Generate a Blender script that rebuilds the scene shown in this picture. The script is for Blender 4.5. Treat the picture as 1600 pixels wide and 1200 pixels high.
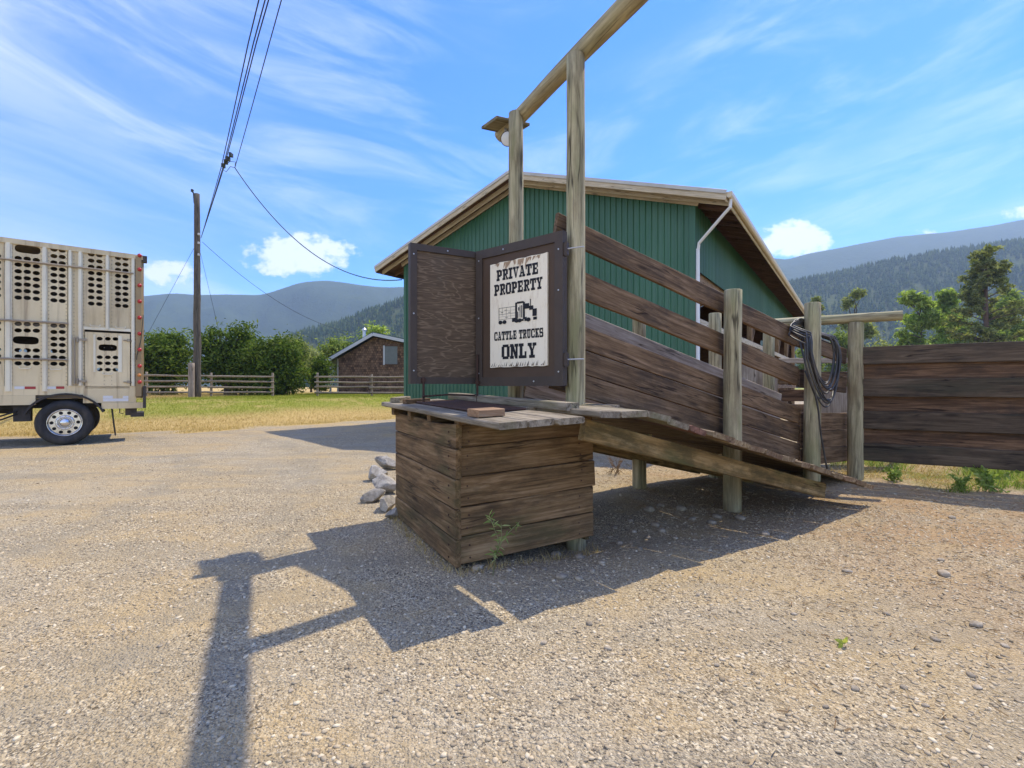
import bpy, bmesh, math, random
import numpy as np
from mathutils import Vector, Matrix, Euler, noise
R = math.radians
scene = bpy.context.scene
for o in list(bpy.data.objects): bpy.data.objects.remove(o)

# ------------------------------------------------------------------ camera, sky, sun, exposure
FPX, EYE, HOR = 760.0, 1.30, 604.0          # focal length in photo pixels, eye height, horizon row
cam = bpy.data.cameras.new('camera'); camo = bpy.data.objects.new('camera', cam)
scene.collection.objects.link(camo); scene.camera = camo
camo.location = (0, 0, EYE); camo.rotation_euler = (R(90), 0, 0)
cam.sensor_width = 36.0; cam.lens = 36.0 * FPX / 1600.0
cam.shift_y = (HOR - 600.0) / 1600.0
cam.clip_start = 0.05; cam.clip_end = 12000

SUN_H = Vector((0.725, 0.69, 0)).normalized(); SUN_EL = R(57.0)
sun_dir = Vector((SUN_H.x * math.cos(SUN_EL), SUN_H.y * math.cos(SUN_EL), math.sin(SUN_EL)))
sl = bpy.data.lights.new('sun', 'SUN'); sl.energy = 2.65; sl.angle = R(0.53); sl.color = (1.0, 0.91, 0.74)
so = bpy.data.objects.new('sun', sl); scene.collection.objects.link(so)
so.rotation_euler = sun_dir.to_track_quat('Z', 'Y').to_euler(); so.location = (20, 20, 40)

scene.view_settings.view_transform = 'Standard'; scene.view_settings.look = 'None'
scene.view_settings.gamma = 1.0; scene.view_settings.use_curve_mapping = False
scene.view_settings.exposure = 1.25
scene.render.engine = 'CYCLES'
scene.cycles.use_denoising = True
scene.cycles.max_bounces = 6; scene.cycles.diffuse_bounces = 3; scene.cycles.glossy_bounces = 2
scene.cycles.transmission_bounces = 3; scene.cycles.transparent_max_bounces = 6; scene.cycles.volume_bounces = 0
scene.cycles.caustics_reflective = False; scene.cycles.caustics_refractive = False
scene.cycles.sample_clamp_indirect = 6

world = bpy.data.worlds.new('World'); scene.world = world; world.use_nodes = True
def build_world():
    nt = world.node_tree; N = nt.nodes; L = nt.links
    for n in list(N): N.remove(n)
    out = N.new('ShaderNodeOutputWorld'); bg = N.new('ShaderNodeBackground')
    sky = N.new('ShaderNodeTexSky'); sky.sky_type = 'NISHITA'; sky.sun_disc = False
    sky.sun_elevation = SUN_EL; sky.sun_rotation = math.atan2(SUN_H.x, SUN_H.y)
    sky.air_density = 1.0; sky.dust_density = 0.25; sky.ozone_density = 2.5; sky.altitude = 400
    bg.inputs['Strength'].default_value = 0.15
    tc = N.new('ShaderNodeTexCoord')
    def math_(op, a, b=None, c=None):
        n = N.new('ShaderNodeMath'); n.operation = op
        for i, x in enumerate((a, b, c)):
            if x is None: continue
            if isinstance(x, (int, float)): n.inputs[i].default_value = x
            else: L.new(x, n.inputs[i])
        return n.outputs[0]
    sep = N.new('ShaderNodeSeparateXYZ'); L.new(tc.outputs['Generated'], sep.inputs[0])
    X, Y, Z = sep.outputs
    zc = math_('MAXIMUM', Z, 0.03)
    # wispy cirrus laid out by compass direction and elevation
    aa = math_('ARCTAN2', X, Y); ee = math_('ARCSINE', Z)
    e2 = math_('SUBTRACT', ee, math_('MULTIPLY', math_('SQRT', math_('ADD', math_('MULTIPLY', aa, aa), 0.02)), 0.14))
    comb = N.new('ShaderNodeCombineXYZ'); L.new(math_('MULTIPLY', aa, 1.25), comb.inputs[0]); L.new(math_('MULTIPLY', e2, 6.5), comb.inputs[1])
    n1 = N.new('ShaderNodeTexNoise'); n1.inputs['Scale'].default_value = 1.7; n1.inputs['Detail'].default_value = 8; n1.inputs['Roughness'].default_value = 0.66; n1.inputs['Distortion'].default_value = 0.7
    L.new(comb.outputs[0], n1.inputs['Vector'])
    cb2 = N.new('ShaderNodeCombineXYZ'); L.new(math_('MULTIPLY', aa, 1.1), cb2.inputs[0]); L.new(math_('MULTIPLY', e2, 2.6), cb2.inputs[1]); cb2.inputs[2].default_value = 3.3
    n2 = N.new('ShaderNodeTexNoise'); n2.inputs['Scale'].default_value = 1.5; n2.inputs['Detail'].default_value = 3
    L.new(cb2.outputs[0], n2.inputs['Vector'])
    def sstep(v, a, b):
        m = N.new('ShaderNodeMapRange'); m.interpolation_type = 'SMOOTHSTEP'
        m.inputs['From Min'].default_value = a; m.inputs['From Max'].default_value = b
        L.new(v, m.inputs['Value']); return m.outputs[0]
    cir = math_('MULTIPLY', sstep(n1.outputs['Fac'], 0.42, 0.76), sstep(n2.outputs['Fac'], 0.32, 0.60))
    # thin cloud at left; unseen bank behind camera added to brighten shaded faces
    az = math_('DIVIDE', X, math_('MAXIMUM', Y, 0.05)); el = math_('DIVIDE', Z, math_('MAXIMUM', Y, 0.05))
    fill_veil = math_('MULTIPLY', sstep(math_('COSINE', math_('ADD', aa, 2.35)), -0.55, 0.55), sstep(n1.outputs['Fac'], 0.22, 0.66))
    cir = math_('MINIMUM', math_('ADD', math_('MULTIPLY', cir, 0.55), math_('MULTIPLY', fill_veil, 0.9)), 1.0)
    # small cumulus near the horizon
    c3 = N.new('ShaderNodeCombineXYZ'); L.new(az, c3.inputs[0]); L.new(math_('MULTIPLY', el, 1.5), c3.inputs[1])
    n3 = N.new('ShaderNodeTexNoise'); n3.inputs['Scale'].default_value = 24; n3.inputs['Detail'].default_value = 6; n3.inputs['Roughness'].default_value = 0.6
    L.new(c3.outputs[0], n3.inputs['Vector'])
    tot = None
    for (u, v, w, h, k) in ((465, 398, 105, 42, 1.25), (1243, 374, 68, 36, 1.4), (262, 424, 70, 26, 1.0), (1585, 333, 30, 14, .8), (1450, 362, 30, 8, .6), (545, 402, 40, 14, .5), (-150, 380, 120, 40, .9), (1900, 300, 130, 40, .9)):
        a0 = (u - 800) / FPX; e0 = (HOR - v) / FPX
        dx = math_('DIVIDE', math_('SUBTRACT', az, a0), w / FPX); dy = math_('DIVIDE', math_('SUBTRACT', el, e0), h / FPX)
        r2 = math_('ADD', math_('MULTIPLY', dx, dx), math_('MULTIPLY', dy, dy))
        g = math_('MULTIPLY', math_('MAXIMUM', math_('SUBTRACT', 1.0, r2), 0.0), k)
        tot = g if tot is None else math_('MAXIMUM', tot, g)
    cum = sstep(math_('MULTIPLY', math_('GREATER_THAN', tot, 0.001), math_('ADD', math_('MULTIPLY', tot, 0.85), math_('MULTIPLY', math_('SUBTRACT', n3.outputs['Fac'], 0.5), 2.3))), 0.22, 0.80)
    # streak cloud on the right
    mixc = N.new('ShaderNodeMix'); mixc.data_type = 'RGBA'
    sat = N.new('ShaderNodeHueSaturation'); sat.inputs['Hue'].default_value = 0.521; sat.inputs['Saturation'].default_value = 1.56
    L.new(sky.outputs[0], sat.inputs['Color'])
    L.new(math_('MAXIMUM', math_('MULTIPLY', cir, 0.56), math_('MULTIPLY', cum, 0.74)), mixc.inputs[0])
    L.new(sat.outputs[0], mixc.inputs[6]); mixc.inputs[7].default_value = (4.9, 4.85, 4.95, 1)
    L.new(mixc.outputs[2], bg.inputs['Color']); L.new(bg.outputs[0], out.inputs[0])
build_world()

# ------------------------------------------------------------------ helpers
random.seed(11); rng = np.random.default_rng(7)
def G(u, v, z=0.0):                       # photo pixel on a level of height z -> world point
    d = FPX * (EYE - z) / (v - HOR); return Vector(((u - 800) / FPX * d, d, z))
def A(u, v, d):                           # photo pixel at depth d -> world point
    return Vector(((u - 800) / FPX * d, d, EYE - (v - HOR) / FPX * d))
def link(o): scene.collection.objects.link(o); return o
def tag(o, label=None, cat=None, group=None, kind=None):
    if label: o['label'] = label
    if cat: o['category'] = cat
    if group: o['group'] = group
    if kind: o['kind'] = kind
    return o
def thing(name, label, cat, loc=(0, 0, 0), rz=0.0, group=None):
    o = bpy.data.objects.new(name, None); link(o); o.location = loc; o.rotation_euler = (0, 0, rz)
    o.empty_display_size = 0.2
    return tag(o, label, cat, group)
def mesh(name, verts, faces, smooth=False):
    m = bpy.data.meshes.new(name); m.from_pydata([tuple(v) for v in verts], [], faces); m.update()
    if smooth: m.polygons.foreach_set('use_smooth', [True] * len(m.polygons))
    return m
def npmesh(name, V, Fc, smooth=False):    # numpy verts (n,3), faces (m,k)
    m = bpy.data.meshes.new(name); V = np.asarray(V, np.float32); Fc = np.asarray(Fc, np.int32); k = Fc.shape[1]
    m.vertices.add(len(V)); m.vertices.foreach_set('co', V.ravel())
    m.loops.add(Fc.size); m.loops.foreach_set('vertex_index', Fc.ravel())
    m.polygons.add(len(Fc)); m.polygons.foreach_set('loop_start', np.arange(0, Fc.size, k, dtype=np.int32))
    if smooth: m.polygons.foreach_set('use_smooth', np.ones(len(Fc), bool))
    m.update(calc_edges=True); return m
def obj(name, me, mat=None, parent=None, loc=(0, 0, 0), mtx=None):
    o = bpy.data.objects.new(name, me); link(o)
    if mat is not None and not me.materials: me.materials.append(mat)
    if parent is not None: o.parent = parent
    if mtx is not None: o.matrix_local = mtx
    else: o.location = loc
    return o
class MB:
    def __init__(s): s.v = []; s.f = []
    def add(s, vs, fs):
        b = len(s.v); s.v += [Vector(x) for x in vs]; s.f += [tuple(b + i for i in f) for f in fs]
    def box(s, c, sz, rot=None):
        c = Vector(c); hx, hy, hz = sz[0] / 2, sz[1] / 2, sz[2] / 2
        p = [Vector((x, y, z)) for x in (-hx, hx) for y in (-hy, hy) for z in (-hz, hz)]
        if rot is not None: p = [rot @ q for q in p]
        s.add([c + q for q in p], [(0, 1, 3, 2), (4, 6, 7, 5), (0, 4, 5, 1), (2, 3, 7, 6), (0, 2, 6, 4), (1, 5, 7, 3)])
    def span(s, a, b): s.box([(a[i] + b[i]) / 2 for i in range(3)], [abs(b[i] - a[i]) for i in range(3)])
    def tube(s, pts, r, n=8, caps=True):
        pts = [Vector(p) for p in pts]; rs = r if isinstance(r, (list, tuple)) else [r] * len(pts)
        b = len(s.v); up = None
        for i, p in enumerate(pts):
            d = (pts[min(i + 1, len(pts) - 1)] - pts[max(i - 1, 0)]).normalized()
            if up is None:
                up = Vector((0, 0, 1)) if abs(d.z) < .9 else Vector((1, 0, 0))
            x = d.cross(up).normalized(); y = x.cross(d).normalized(); up = y
            for k in range(n):
                a = 2 * math.pi * k / n; s.v.append(p + (x * math.cos(a) + y * math.sin(a)) * rs[i])
        for i in range(len(pts) - 1):
            for k in range(n):
                k2 = (k + 1) % n; s.f.append((b + i * n + k, b + i * n + k2, b + (i + 1) * n + k2, b + (i + 1) * n + k))
        if caps:
            s.f.append(tuple(b + k for k in range(n))[::-1]); e = b + (len(pts) - 1) * n; s.f.append(tuple(e + k for k in range(n)))
    def lathe(s, prof, n=24, axis='Y', c=(0, 0, 0)):      # prof: (radius, height along axis)
        b = len(s.v); c = Vector(c)
        for (r, h) in prof:
            for k in range(n):
                a = 2 * math.pi * k / n; q = (r * math.cos(a), r * math.sin(a))
                s.v.append(c + (Vector((q[0], h, q[1])) if axis == 'Y' else Vector((q[0], q[1], h)) if axis == 'Z' else Vector((h, q[0], q[1]))))
        for i in range(len(prof) - 1):
            for k in range(n):
                k2 = (k + 1) % n; s.f.append((b + i * n + k, b + i * n + k2, b + (i + 1) * n + k2, b + (i + 1) * n + k))
    def poly(s, pts): s.add(pts, [tuple(range(len(pts)))])
    def build(s, name, mat, parent=None, smooth=False, loc=(0, 0, 0), mtx=None):
        return obj(name, mesh(name, s.v, s.f, smooth), mat, parent, loc, mtx)

def frame(x, y, o):                       # matrix with x axis along x, y axis near y, at o
    x = Vector(x).normalized(); z = x.cross(Vector(y)).normalized(); y = z.cross(x)
    return Matrix(((x.x, y.x, z.x, o[0]), (x.y, y.y, z.y, o[1]), (x.z, y.z, z.z, o[2]), (0, 0, 0, 1)))
def board_mesh(L, W, T, segs=4, wav=0.004, ch=0.006, endj=0.006, bow=0.0):
    """sawn plank, length X, width Y, thickness Z, chamfered and a little uneven"""
    v = []; f = []; ph = random.uniform(0, 99)
    for i in range(segs + 1):
        t = i / segs; x = -L / 2 + L * t
        a = W / 2 + wav * noise.noise((x * 1.7 + ph, 0, 3)); b = -W / 2 + wav * noise.noise((x * 1.7 + ph, 7, 1))
        h = T / 2; oz = bow * math.sin(t * math.pi) + 0.5 * wav * noise.noise((x * 1.1 + ph, 2, 9))
        j = endj * random.uniform(-1, 1) if i in (0, segs) else 0
        for (yy, zz) in ((b + ch, -h), (a - ch, -h), (a, -h + ch), (a, h - ch), (a - ch, h), (b + ch, h), (b, h - ch), (b, -h + ch)):
            v.append((x + j * (yy / W), yy, zz + oz))
    for i in range(segs):
        for k in range(8):
            k2 = (k + 1) % 8; f.append((i * 8 + k, i * 8 + k2, i * 8 + 8 + k2, i * 8 + 8 + k))
    f.append(tuple(range(7, -1, -1))); f.append(tuple(segs * 8 + k for k in range(8)))
    return mesh('plank', v, f)
def board(parent, name, p0, p1, up, W, T, mat, **kw):
    p0 = Vector(p0); p1 = Vector(p1)
    return obj(name, board_mesh((p1 - p0).length, W, T, **kw), mat, parent, mtx=frame(p1 - p0, up, (p0 + p1) / 2))
def post_mesh(h, r0, r1, n=14, segs=9, wob=0.008, lump=0.006):
    v = []; f = []; ph = random.uniform(0, 99)
    for i in range(segs + 1):
        z = h * i / segs; r = r0 + (r1 - r0) * i / segs
        cx = wob * noise.noise((z * .8, ph, 0)); cy = wob * noise.noise((z * .8, ph, 5))
        for k in range(n):
            a = 2 * math.pi * k / n
            rr = r + lump * noise.noise((math.cos(a) * 1.5 + ph, math.sin(a) * 1.5, z * 1.2))
            v.append((cx + rr * math.cos(a), cy + rr * math.sin(a), z))
    top = segs * n
    for i in range(segs):
        for k in range(n):
            k2 = (k + 1) % n; f.append((i * n + k, i * n + k2, i * n + n + k2, i * n + n + k))
    # slightly rounded sawn top
    b = len(v)
    for k in range(n):
        p = Vector(v[top + k]); v.append((p.x * .90, p.y * .90, h + r1 * .06))
    for k in range(n):
        k2 = (k + 1) % n; f.append((top + k, top + k2, b + k2, b + k))
    f.append(tuple(b + k for k in range(n)))
    f.append(tuple(range(n - 1, -1, -1)))
    m = mesh('post', v, f); 
    for p in m.polygons: p.use_smooth = len(p.vertices) == 4
    return m
def post(parent, name, p, h, r0, r1, mat, lean=(0, 0), **kw):
    z = Vector((lean[0], lean[1], 1)).normalized(); q = z.to_track_quat('Z', 'Y')
    return obj(name, post_mesh(h, r0, r1, **kw), mat, parent, mtx=Matrix.Translation(Vector(p)) @ q.to_matrix().to_4x4())
def punched(name, outer, holes, thick, plane='XZ'):
    """flat sheet in its own XZ plane with holes cut through; holes: (cx, cz, rx, rz, square)"""
    cu = bpy.data.curves.new(name, 'CURVE'); cu.dimensions = '2D'; cu.fill_mode = 'BOTH'; cu.extrude = thick / 2
    def spl(pts):
        s = cu.splines.new('POLY'); s.points.add(len(pts) - 1); s.use_cyclic_u = True
        for p, q in zip(s.points, pts): p.co = (q[0], q[1], 0, 1)
    spl(outer)
    for (cx, cz, rx, rz, sq) in holes:
        pts = []
        for k in range(18):
            a = 2 * math.pi * k / 18; c, s_ = math.cos(a), math.sin(a)
            if sq: c = math.copysign(abs(c) ** .45, c); s_ = math.copysign(abs(s_) ** .7, s_)
            pts.append((cx + rx * c, cz + rz * s_))
        spl(pts)
    o = bpy.data.objects.new('tmp', cu); link(o)
    dg = bpy.context.evaluated_depsgraph_get(); dg.update()
    me = bpy.data.meshes.new_from_object(o.evaluated_get(dg)); me.name = name
    bpy.data.objects.remove(o); bpy.data.curves.remove(cu)
    me.materials.clear()
    me.transform(Matrix.Rotation(R(90), 4, 'X')); return me      # XY -> XZ

# ------------------------------------------------------------------ materials
def newmat(name):
    m = bpy.data.materials.new(name); m.use_nodes = True; nt = m.node_tree
    return m, nt.nodes, nt.links, nt.nodes['Principled BSDF']
class NB:                                 # small node builder
    def __init__(s, N, L): s.N = N; s.L = L
    def put(s, sock, v):
        if v is None: return
        if isinstance(v, (int, float, tuple, list)): sock.default_value = v if not isinstance(v, (tuple, list)) or len(v) != 3 or sock.type != 'RGBA' else (*v, 1)
        else: s.L.new(v, sock)
    def math(s, op, a, b=None, c=None, clamp=False):
        n = s.N.new('ShaderNodeMath'); n.operation = op; n.use_clamp = clamp
        for i, x in enumerate((a, b, c)): s.put(n.inputs[i], x)
        return n.outputs[0]
    def vmath(s, op, a, b=None):
        n = s.N.new('ShaderNodeVectorMath'); n.operation = op
        s.put(n.inputs[0], a); s.put(n.inputs[1], b); return n.outputs[0]
    def mapping(s, vec, scale=(1, 1, 1), loc=(0, 0, 0), rot=(0, 0, 0)):
        n = s.N.new('ShaderNodeMapping'); n.inputs['Scale'].default_value = scale; n.inputs['Location'].default_value = loc; n.inputs['Rotation'].default_value = rot
        s.L.new(vec, n.inputs[0]); return n.outputs[0]
    def noise(s, vec, scale, detail=4, rough=.55, dist=0.0, col=False):
        n = s.N.new('ShaderNodeTexNoise'); n.inputs['Scale'].default_value = scale; n.inputs['Detail'].default_value = detail
        n.inputs['Roughness'].default_value = rough; n.inputs['Distortion'].default_value = dist
        if vec is not None: s.L.new(vec, n.inputs['Vector'])
        return n.outputs['Color' if col else 'Fac']
    def voro(s, vec, scale, feature='F1', out='Distance', rand=1.0):
        n = s.N.new('ShaderNodeTexVoronoi'); n.feature = feature; n.inputs['Scale'].default_value = scale; n.inputs['Randomness'].default_value = rand
        if vec is not None: s.L.new(vec, n.inputs['Vector'])
        return n.outputs[out]
    def ramp(s, fac, stops, interp='LINEAR'):
        n = s.N.new('ShaderNodeValToRGB'); n.color_ramp.interpolation = interp; e = n.color_ramp.elements
        while len(e) < len(stops): e.new(0.5)
        for i, (p, c) in enumerate(stops): e[i].position = p; e[i].color = (*c, 1) if len(c) == 3 else c
        s.put(n.inputs[0], fac); return n.outputs[0]
    def mix(s, fac, a, b, mode='MIX'):
        n = s.N.new('ShaderNodeMix'); n.data_type = 'RGBA'; n.blend_type = mode
        s.put(n.inputs[0], fac); s.put(n.inputs[6], a); s.put(n.inputs[7], b); return n.outputs[2]
    def range(s, v, a, b, c=0.0, d=1.0, smooth=True):
        n = s.N.new('ShaderNodeMapRange'); n.interpolation_type = 'SMOOTHSTEP' if smooth else 'LINEAR'
        s.put(n.inputs['Value'], v); s.put(n.inputs['From Min'], a); s.put(n.inputs['From Max'], b); s.put(n.inputs['To Min'], c); s.put(n.inputs['To Max'], d)
        return n.outputs[0]
    def bump(s, h, strength=.4, dist=.01, normal=None):
        n = s.N.new('ShaderNodeBump'); n.inputs['Strength'].default_value = strength; n.inputs['Distance'].default_value = dist
        s.L.new(h, n.inputs['Height'])
        if normal is not None: s.L.new(normal, n.inputs['Normal'])
        return n.outputs[0]
    def tc(s, out='Object'):
        return s.N.new('ShaderNodeTexCoord').outputs[out]
    def rnd(s): return s.N.new('ShaderNodeObjectInfo').outputs['Random']
    def island(s): return s.N.new('ShaderNodeNewGeometry').outputs['Random Per Island']

def wood(name, dark, mid, light, axis='X', grain=1.0, stain=0.5, stain_col=(.03, .025, .02), rough=.85, vary=.35, knots=True, green=None, bump=.5):
    m, N, L, bs = newmat(name); b = NB(N, L)
    oc = b.vmath('ADD', b.tc('Object'), b.vmath('MULTIPLY', b.N.new('ShaderNodeObjectInfo').outputs['Random'], (37.0, 19.0, 53.0)))
    sc = (1.7, 30, 30) if axis == 'X' else (24, 24, 1.2)
    sc = tuple(x * grain for x in sc)
    big = (0.8, 3.0, 3.0) if axis == 'X' else (3, 3, .7)
    # knots bend the grain
    kd = b.voro(b.mapping(oc, tuple(x * (1.0 if i == (0 if axis == 'X' else 2) else 1.15) for i, x in enumerate((1.25, 4.5, 2.0) if axis == 'X' else (4.5, 4.5, 1.2)))), 1.0)
    kn = b.range(kd, 0.03, 0.17, 1.0, 0.0) if knots else None
    warp = b.noise(b.mapping(oc, big), 1.0, 3, .5, col=True)
    gv = b.vmath('ADD', b.mapping(oc, sc), b.vmath('MULTIPLY', warp, (2.2, 2.2, 2.2)))
    g1 = b.noise(gv, 1.0, 7, .62, .4); g2 = b.noise(b.mapping(oc, tuple(x * 3.0 for x in sc)), 1.0, 3, .7)
    col = b.ramp(b.math('ADD', b.math('MULTIPLY', g1, .75), b.math('MULTIPLY', g2, .25)), [(.33, dark), (.5, mid), (.68, light)])
    st = b.noise(b.mapping(oc, tuple(x * (1.3 if x < 1 else .9) for x in big)), 1.6, 6, .7)
    col = b.mix(b.math('MULTIPLY', b.range(st, .44, .64), stain), col, stain_col)
    if green is not None:
        gg = b.noise(b.mapping(oc, tuple(x * .7 for x in big)), 1.9, 4, .6)
        col = b.mix(b.math('MULTIPLY', b.range(gg, .50, .68), .6), col, green)
    if kn is not None:
        col = b.mix(b.math('MULTIPLY', kn, .75), col, tuple(x * .35 for x in dark))
    # fine drying checks
    ck = b.noise(b.mapping(oc, tuple(x * (.45 if i != (0 if axis == 'X' else 2) else .45) for i, x in enumerate(sc))), 1.0, 2, .5)
    cm_ = b.range(b.noise(b.mapping(oc, big), 2.1, 2, .5), .46, .60)
    crack = b.math('MULTIPLY', b.range(b.math('ABSOLUTE', b.math('SUBTRACT', ck, .5)), .0, .022, 1.0, 0.0), cm_)
    col = b.mix(b.math('MULTIPLY', crack, .85), col, tuple(x * .35 for x in dark))
    v = b.math('ADD', b.math('MULTIPLY', b.rnd(), vary), 1 - vary / 2)
    mul = b.vmath('MULTIPLY', col, None); mul.node.inputs[1].default_value = (1, 1, 1)
    comb = N.new('ShaderNodeCombineXYZ'); [L.new(v, comb.inputs[i]) for i in range(3)]
    L.new(comb.outputs[0], mul.node.inputs[1])
    L.new(mul, bs.inputs['Base Color'])
    hgt = b.math('SUBTRACT', b.math('ADD', b.math('MULTIPLY', g1, .6), b.math('MULTIPLY', g2, .5)), b.math('MULTIPLY', crack, .8))
    L.new(b.bump(hgt, bump, .004), bs.inputs['Normal'])
    bs.inputs['Roughness'].default_value = rough; bs.inputs['Specular IOR Level'].default_value = .25
    return m
def plain(name, col, rough=.6, metal=0.0, var=.12, scale=6.0, bump=.1, spec=.4, dirt=None, dirt_amt=.5, each=0.0, streak=None):
    m, N, L, bs = newmat(name); b = NB(N, L); oc = b.tc('Object')
    n = b.noise(oc, scale, 6, .6)
    c = b.mix(n, tuple(x * (1 - var * 1.6) for x in col), tuple(min(1, x * (1 + var)) for x in col))
    if dirt is not None:
        d = b.noise(b.mapping(oc, (1, 1, .35)), scale * .4, 6, .65)
        c = b.mix(b.math('MULTIPLY', b.range(d, .42, .68), dirt_amt), c, dirt)
    if streak is not None:
        sn = b.noise(b.mapping(oc, (9, 9, .5)), 1.0, 5, .6); c = b.mix(b.range(sn, .50, .72, 0, .7), c, streak)
    if each:
        v_ = b.math('ADD', b.math('MULTIPLY', b.rnd(), each), 1 - each / 2); cv = N.new('ShaderNodeCombineXYZ'); [L.new(v_, cv.inputs[i]) for i in range(3)]
        c = b.vmath('MULTIPLY', c, cv.outputs[0])
    L.new(c, bs.inputs['Base Color']); bs.inputs['Roughness'].default_value = rough; bs.inputs['Metallic'].default_value = metal
    bs.inputs['Specular IOR Level'].default_value = spec
    if bump: L.new(b.bump(b.noise(oc, scale * 6, 4), bump, .004), bs.inputs['Normal'])
    return m
def leafmat(name, c0, c1, c2, trans=.35):
    m, N, L, bs = newmat(name); b = NB(N, L)
    i = b.island(); col = b.ramp(i, [(0, c0), (.55, c1), (1, c2)])
    N.remove(bs)
    df = N.new('ShaderNodeBsdfDiffuse'); tr = N.new('ShaderNodeBsdfTranslucent'); mx = N.new('ShaderNodeMixShader')
    L.new(col, df.inputs[0]); L.new(b.mix(1.0, col, (1.15, 1.2, .6), 'MULTIPLY'), tr.inputs[0]); mx.inputs[0].default_value = trans
    L.new(df.outputs[0], mx.inputs[1]); L.new(tr.outputs[0], mx.inputs[2]); L.new(mx.outputs[0], N['Material Output'].inputs[0])
    return m

M = {}
M['dark_board'] = wood('dark_stained_board', (.062, .034, .016), (.17, .102, .05), (.31, .20, .112), stain=.5, vary=.4, bump=.7)
M['box_board'] = wood('dock_box_board', (.075, .042, .016), (.20, .118, .052), (.37, .245, .128), stain=.6, stain_col=(.05, .034, .018), vary=.35, green=(.07, .065, .025), bump=.7)
M['pale_board'] = wood('sunlit_weathered_board', (.24, .18, .12), (.45, .36, .255), (.60, .50, .38), stain=.3, stain_col=(.2, .14, .09), vary=.15)  # weathered tone, with the far chute wall's sunlit look painted into it
M['deck_board'] = wood('grey_deck_plank', (.12, .095, .06), (.27, .22, .15), (.42, .36, .26), stain=.4, stain_col=(.08, .06, .04), vary=.25, green=(.14, .13, .06))
M['ramp_beam'] = wood('ramp_beam_wood', (.09, .055, .018), (.26, .165, .062), (.46, .33, .16), grain=.6, stain=.75, stain_col=(.06, .05, .02), vary=.1, green=(.10, .10, .035))
M['ramp_plank'] = wood('ramp_plank_wood', (.11, .07, .035), (.24, .17, .09), (.38, .29, .18), stain=.5, stain_col=(.10, .04, .03), vary=.35)
M['red_plank'] = wood('red_painted_plank', (.12, .05, .035), (.24, .12, .08), (.34, .22, .14), stain=.5, vary=.1)
M['post'] = wood('treated_pine_post', (.12, .098, .052), (.39, .335, .19), (.62, .53, .32), axis='Z', stain=.45, stain_col=(.17, .12, .07), vary=.2, green=(.25, .25, .11), bump=1.0)
M['log'] = wood('treated_log', (.10, .085, .045), (.22, .185, .10), (.36, .31, .19), axis='X', stain=.4, vary=.15, green=(.17, .17, .08), bump=.7)
M['grey_rail'] = wood('grey_fence_pole', (.15, .115, .075), (.28, .225, .155), (.40, .335, .25), stain=.3, stain_col=(.11, .075, .045), vary=.2, knots=False)
M['fence_board'] = wood('corral_board', (.045, .030, .019), (.105, .074, .046), (.18, .132, .086), stain=.5, vary=.35, green=(.045, .045, .028), bump=.7)
M['fence_red'] = wood('reddish_corral_board', (.045, .024, .013), (.115, .064, .034), (.25, .145, .078), stain=.6, stain_col=(.035, .028, .022), vary=.4, bump=.7)
M['block'] = wood('cut_wood_block', (.20, .11, .055), (.33, .20, .11), (.45, .31, .19), stain=.2, vary=.1, knots=False)
M['cream_wood'] = wood('cream_fascia_wood', (.36, .28, .17), (.55, .46, .31), (.68, .60, .44), stain=.2, stain_col=(.3, .2, .1), vary=.1, bump=.2)
M['raw_wood'] = wood('barn_timber', (.17, .10, .05), (.30, .19, .10), (.42, .29, .17), stain=.3, vary=.2, bump=.2)
M['soffit'] = wood('brown_soffit', (.07, .035, .02), (.13, .07, .042), (.19, .11, .07), stain=.3, vary=.2, bump=.2)
M['pole'] = wood('utility_pole_wood', (.045, .036, .026), (.11, .09, .065), (.20, .165, .12), axis='Z', stain=.3, vary=.1)
M['stub'] = wood('pale_stub_post', (.16, .12, .085), (.29, .23, .17), (.38, .32, .25), axis='Z', stain=.3, vary=.1)
M['shrub_bark'] = plain('shrub_bark', (.10, .08, .06), .9)
M['steel_frame'] = plain('painted_steel_frame', (.072, .052, .037), .6, .0, .25, 9, .1, .35, dirt=(.085, .055, .035), dirt_amt=.6)
M['rust'] = plain('rusty_steel', (.085, .045, .03), .8, .3, .35, 14, .25)
M['galv'] = plain('galvanised_steel', (.55, .55, .54), .4, .7, .12, 8, .05)
M['black'] = plain('black_paint', (.012, .012, .013), .6, 0, .2, 8, 0)
M['ink'] = plain('sign_ink', (.014, .014, .016), .75, 0, .3, 12, 0)
M['rubber'] = plain('tyre_rubber', (.035, .034, .033), .8, 0, .2, 6, .15, .3, dirt=(.12, .10, .075), dirt_amt=.5)
M['hose'] = plain('black_rubber_hose', (.05, .047, .043), .5, 0, .25, 9, .0, .45, dirt=(.17, .15, .12), dirt_amt=.5)
M['alu'] = plain('dusty_aluminium_sheet', (.77, .62, .36), .5, .05, .10, 1.6, .05, .4, dirt=(.52, .38, .19), dirt_amt=.9, each=.14, streak=(.34, .235, .13))
M['alu_rib'] = plain('bright_aluminium_post', (.86, .77, .55), .42, .05, .10, 3, .03, .4, dirt=(.52, .40, .26), dirt_amt=.5)
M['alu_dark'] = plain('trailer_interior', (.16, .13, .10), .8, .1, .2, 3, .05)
M['corner'] = plain('brown_corner_post', (.36, .25, .12), .5, .3, .15, 3, .04, .4, dirt=(.20, .13, .07), dirt_amt=.5)
M['rail_metal'] = plain('dusty_rub_rail', (.36, .29, .20), .5, .4, .15, 5, .04)
M['chassis'] = plain('dark_chassis', (.05, .045, .04), .7, .2, .3, 5, .1, .3, dirt=(.14, .11, .08), dirt_amt=.5)
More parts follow.
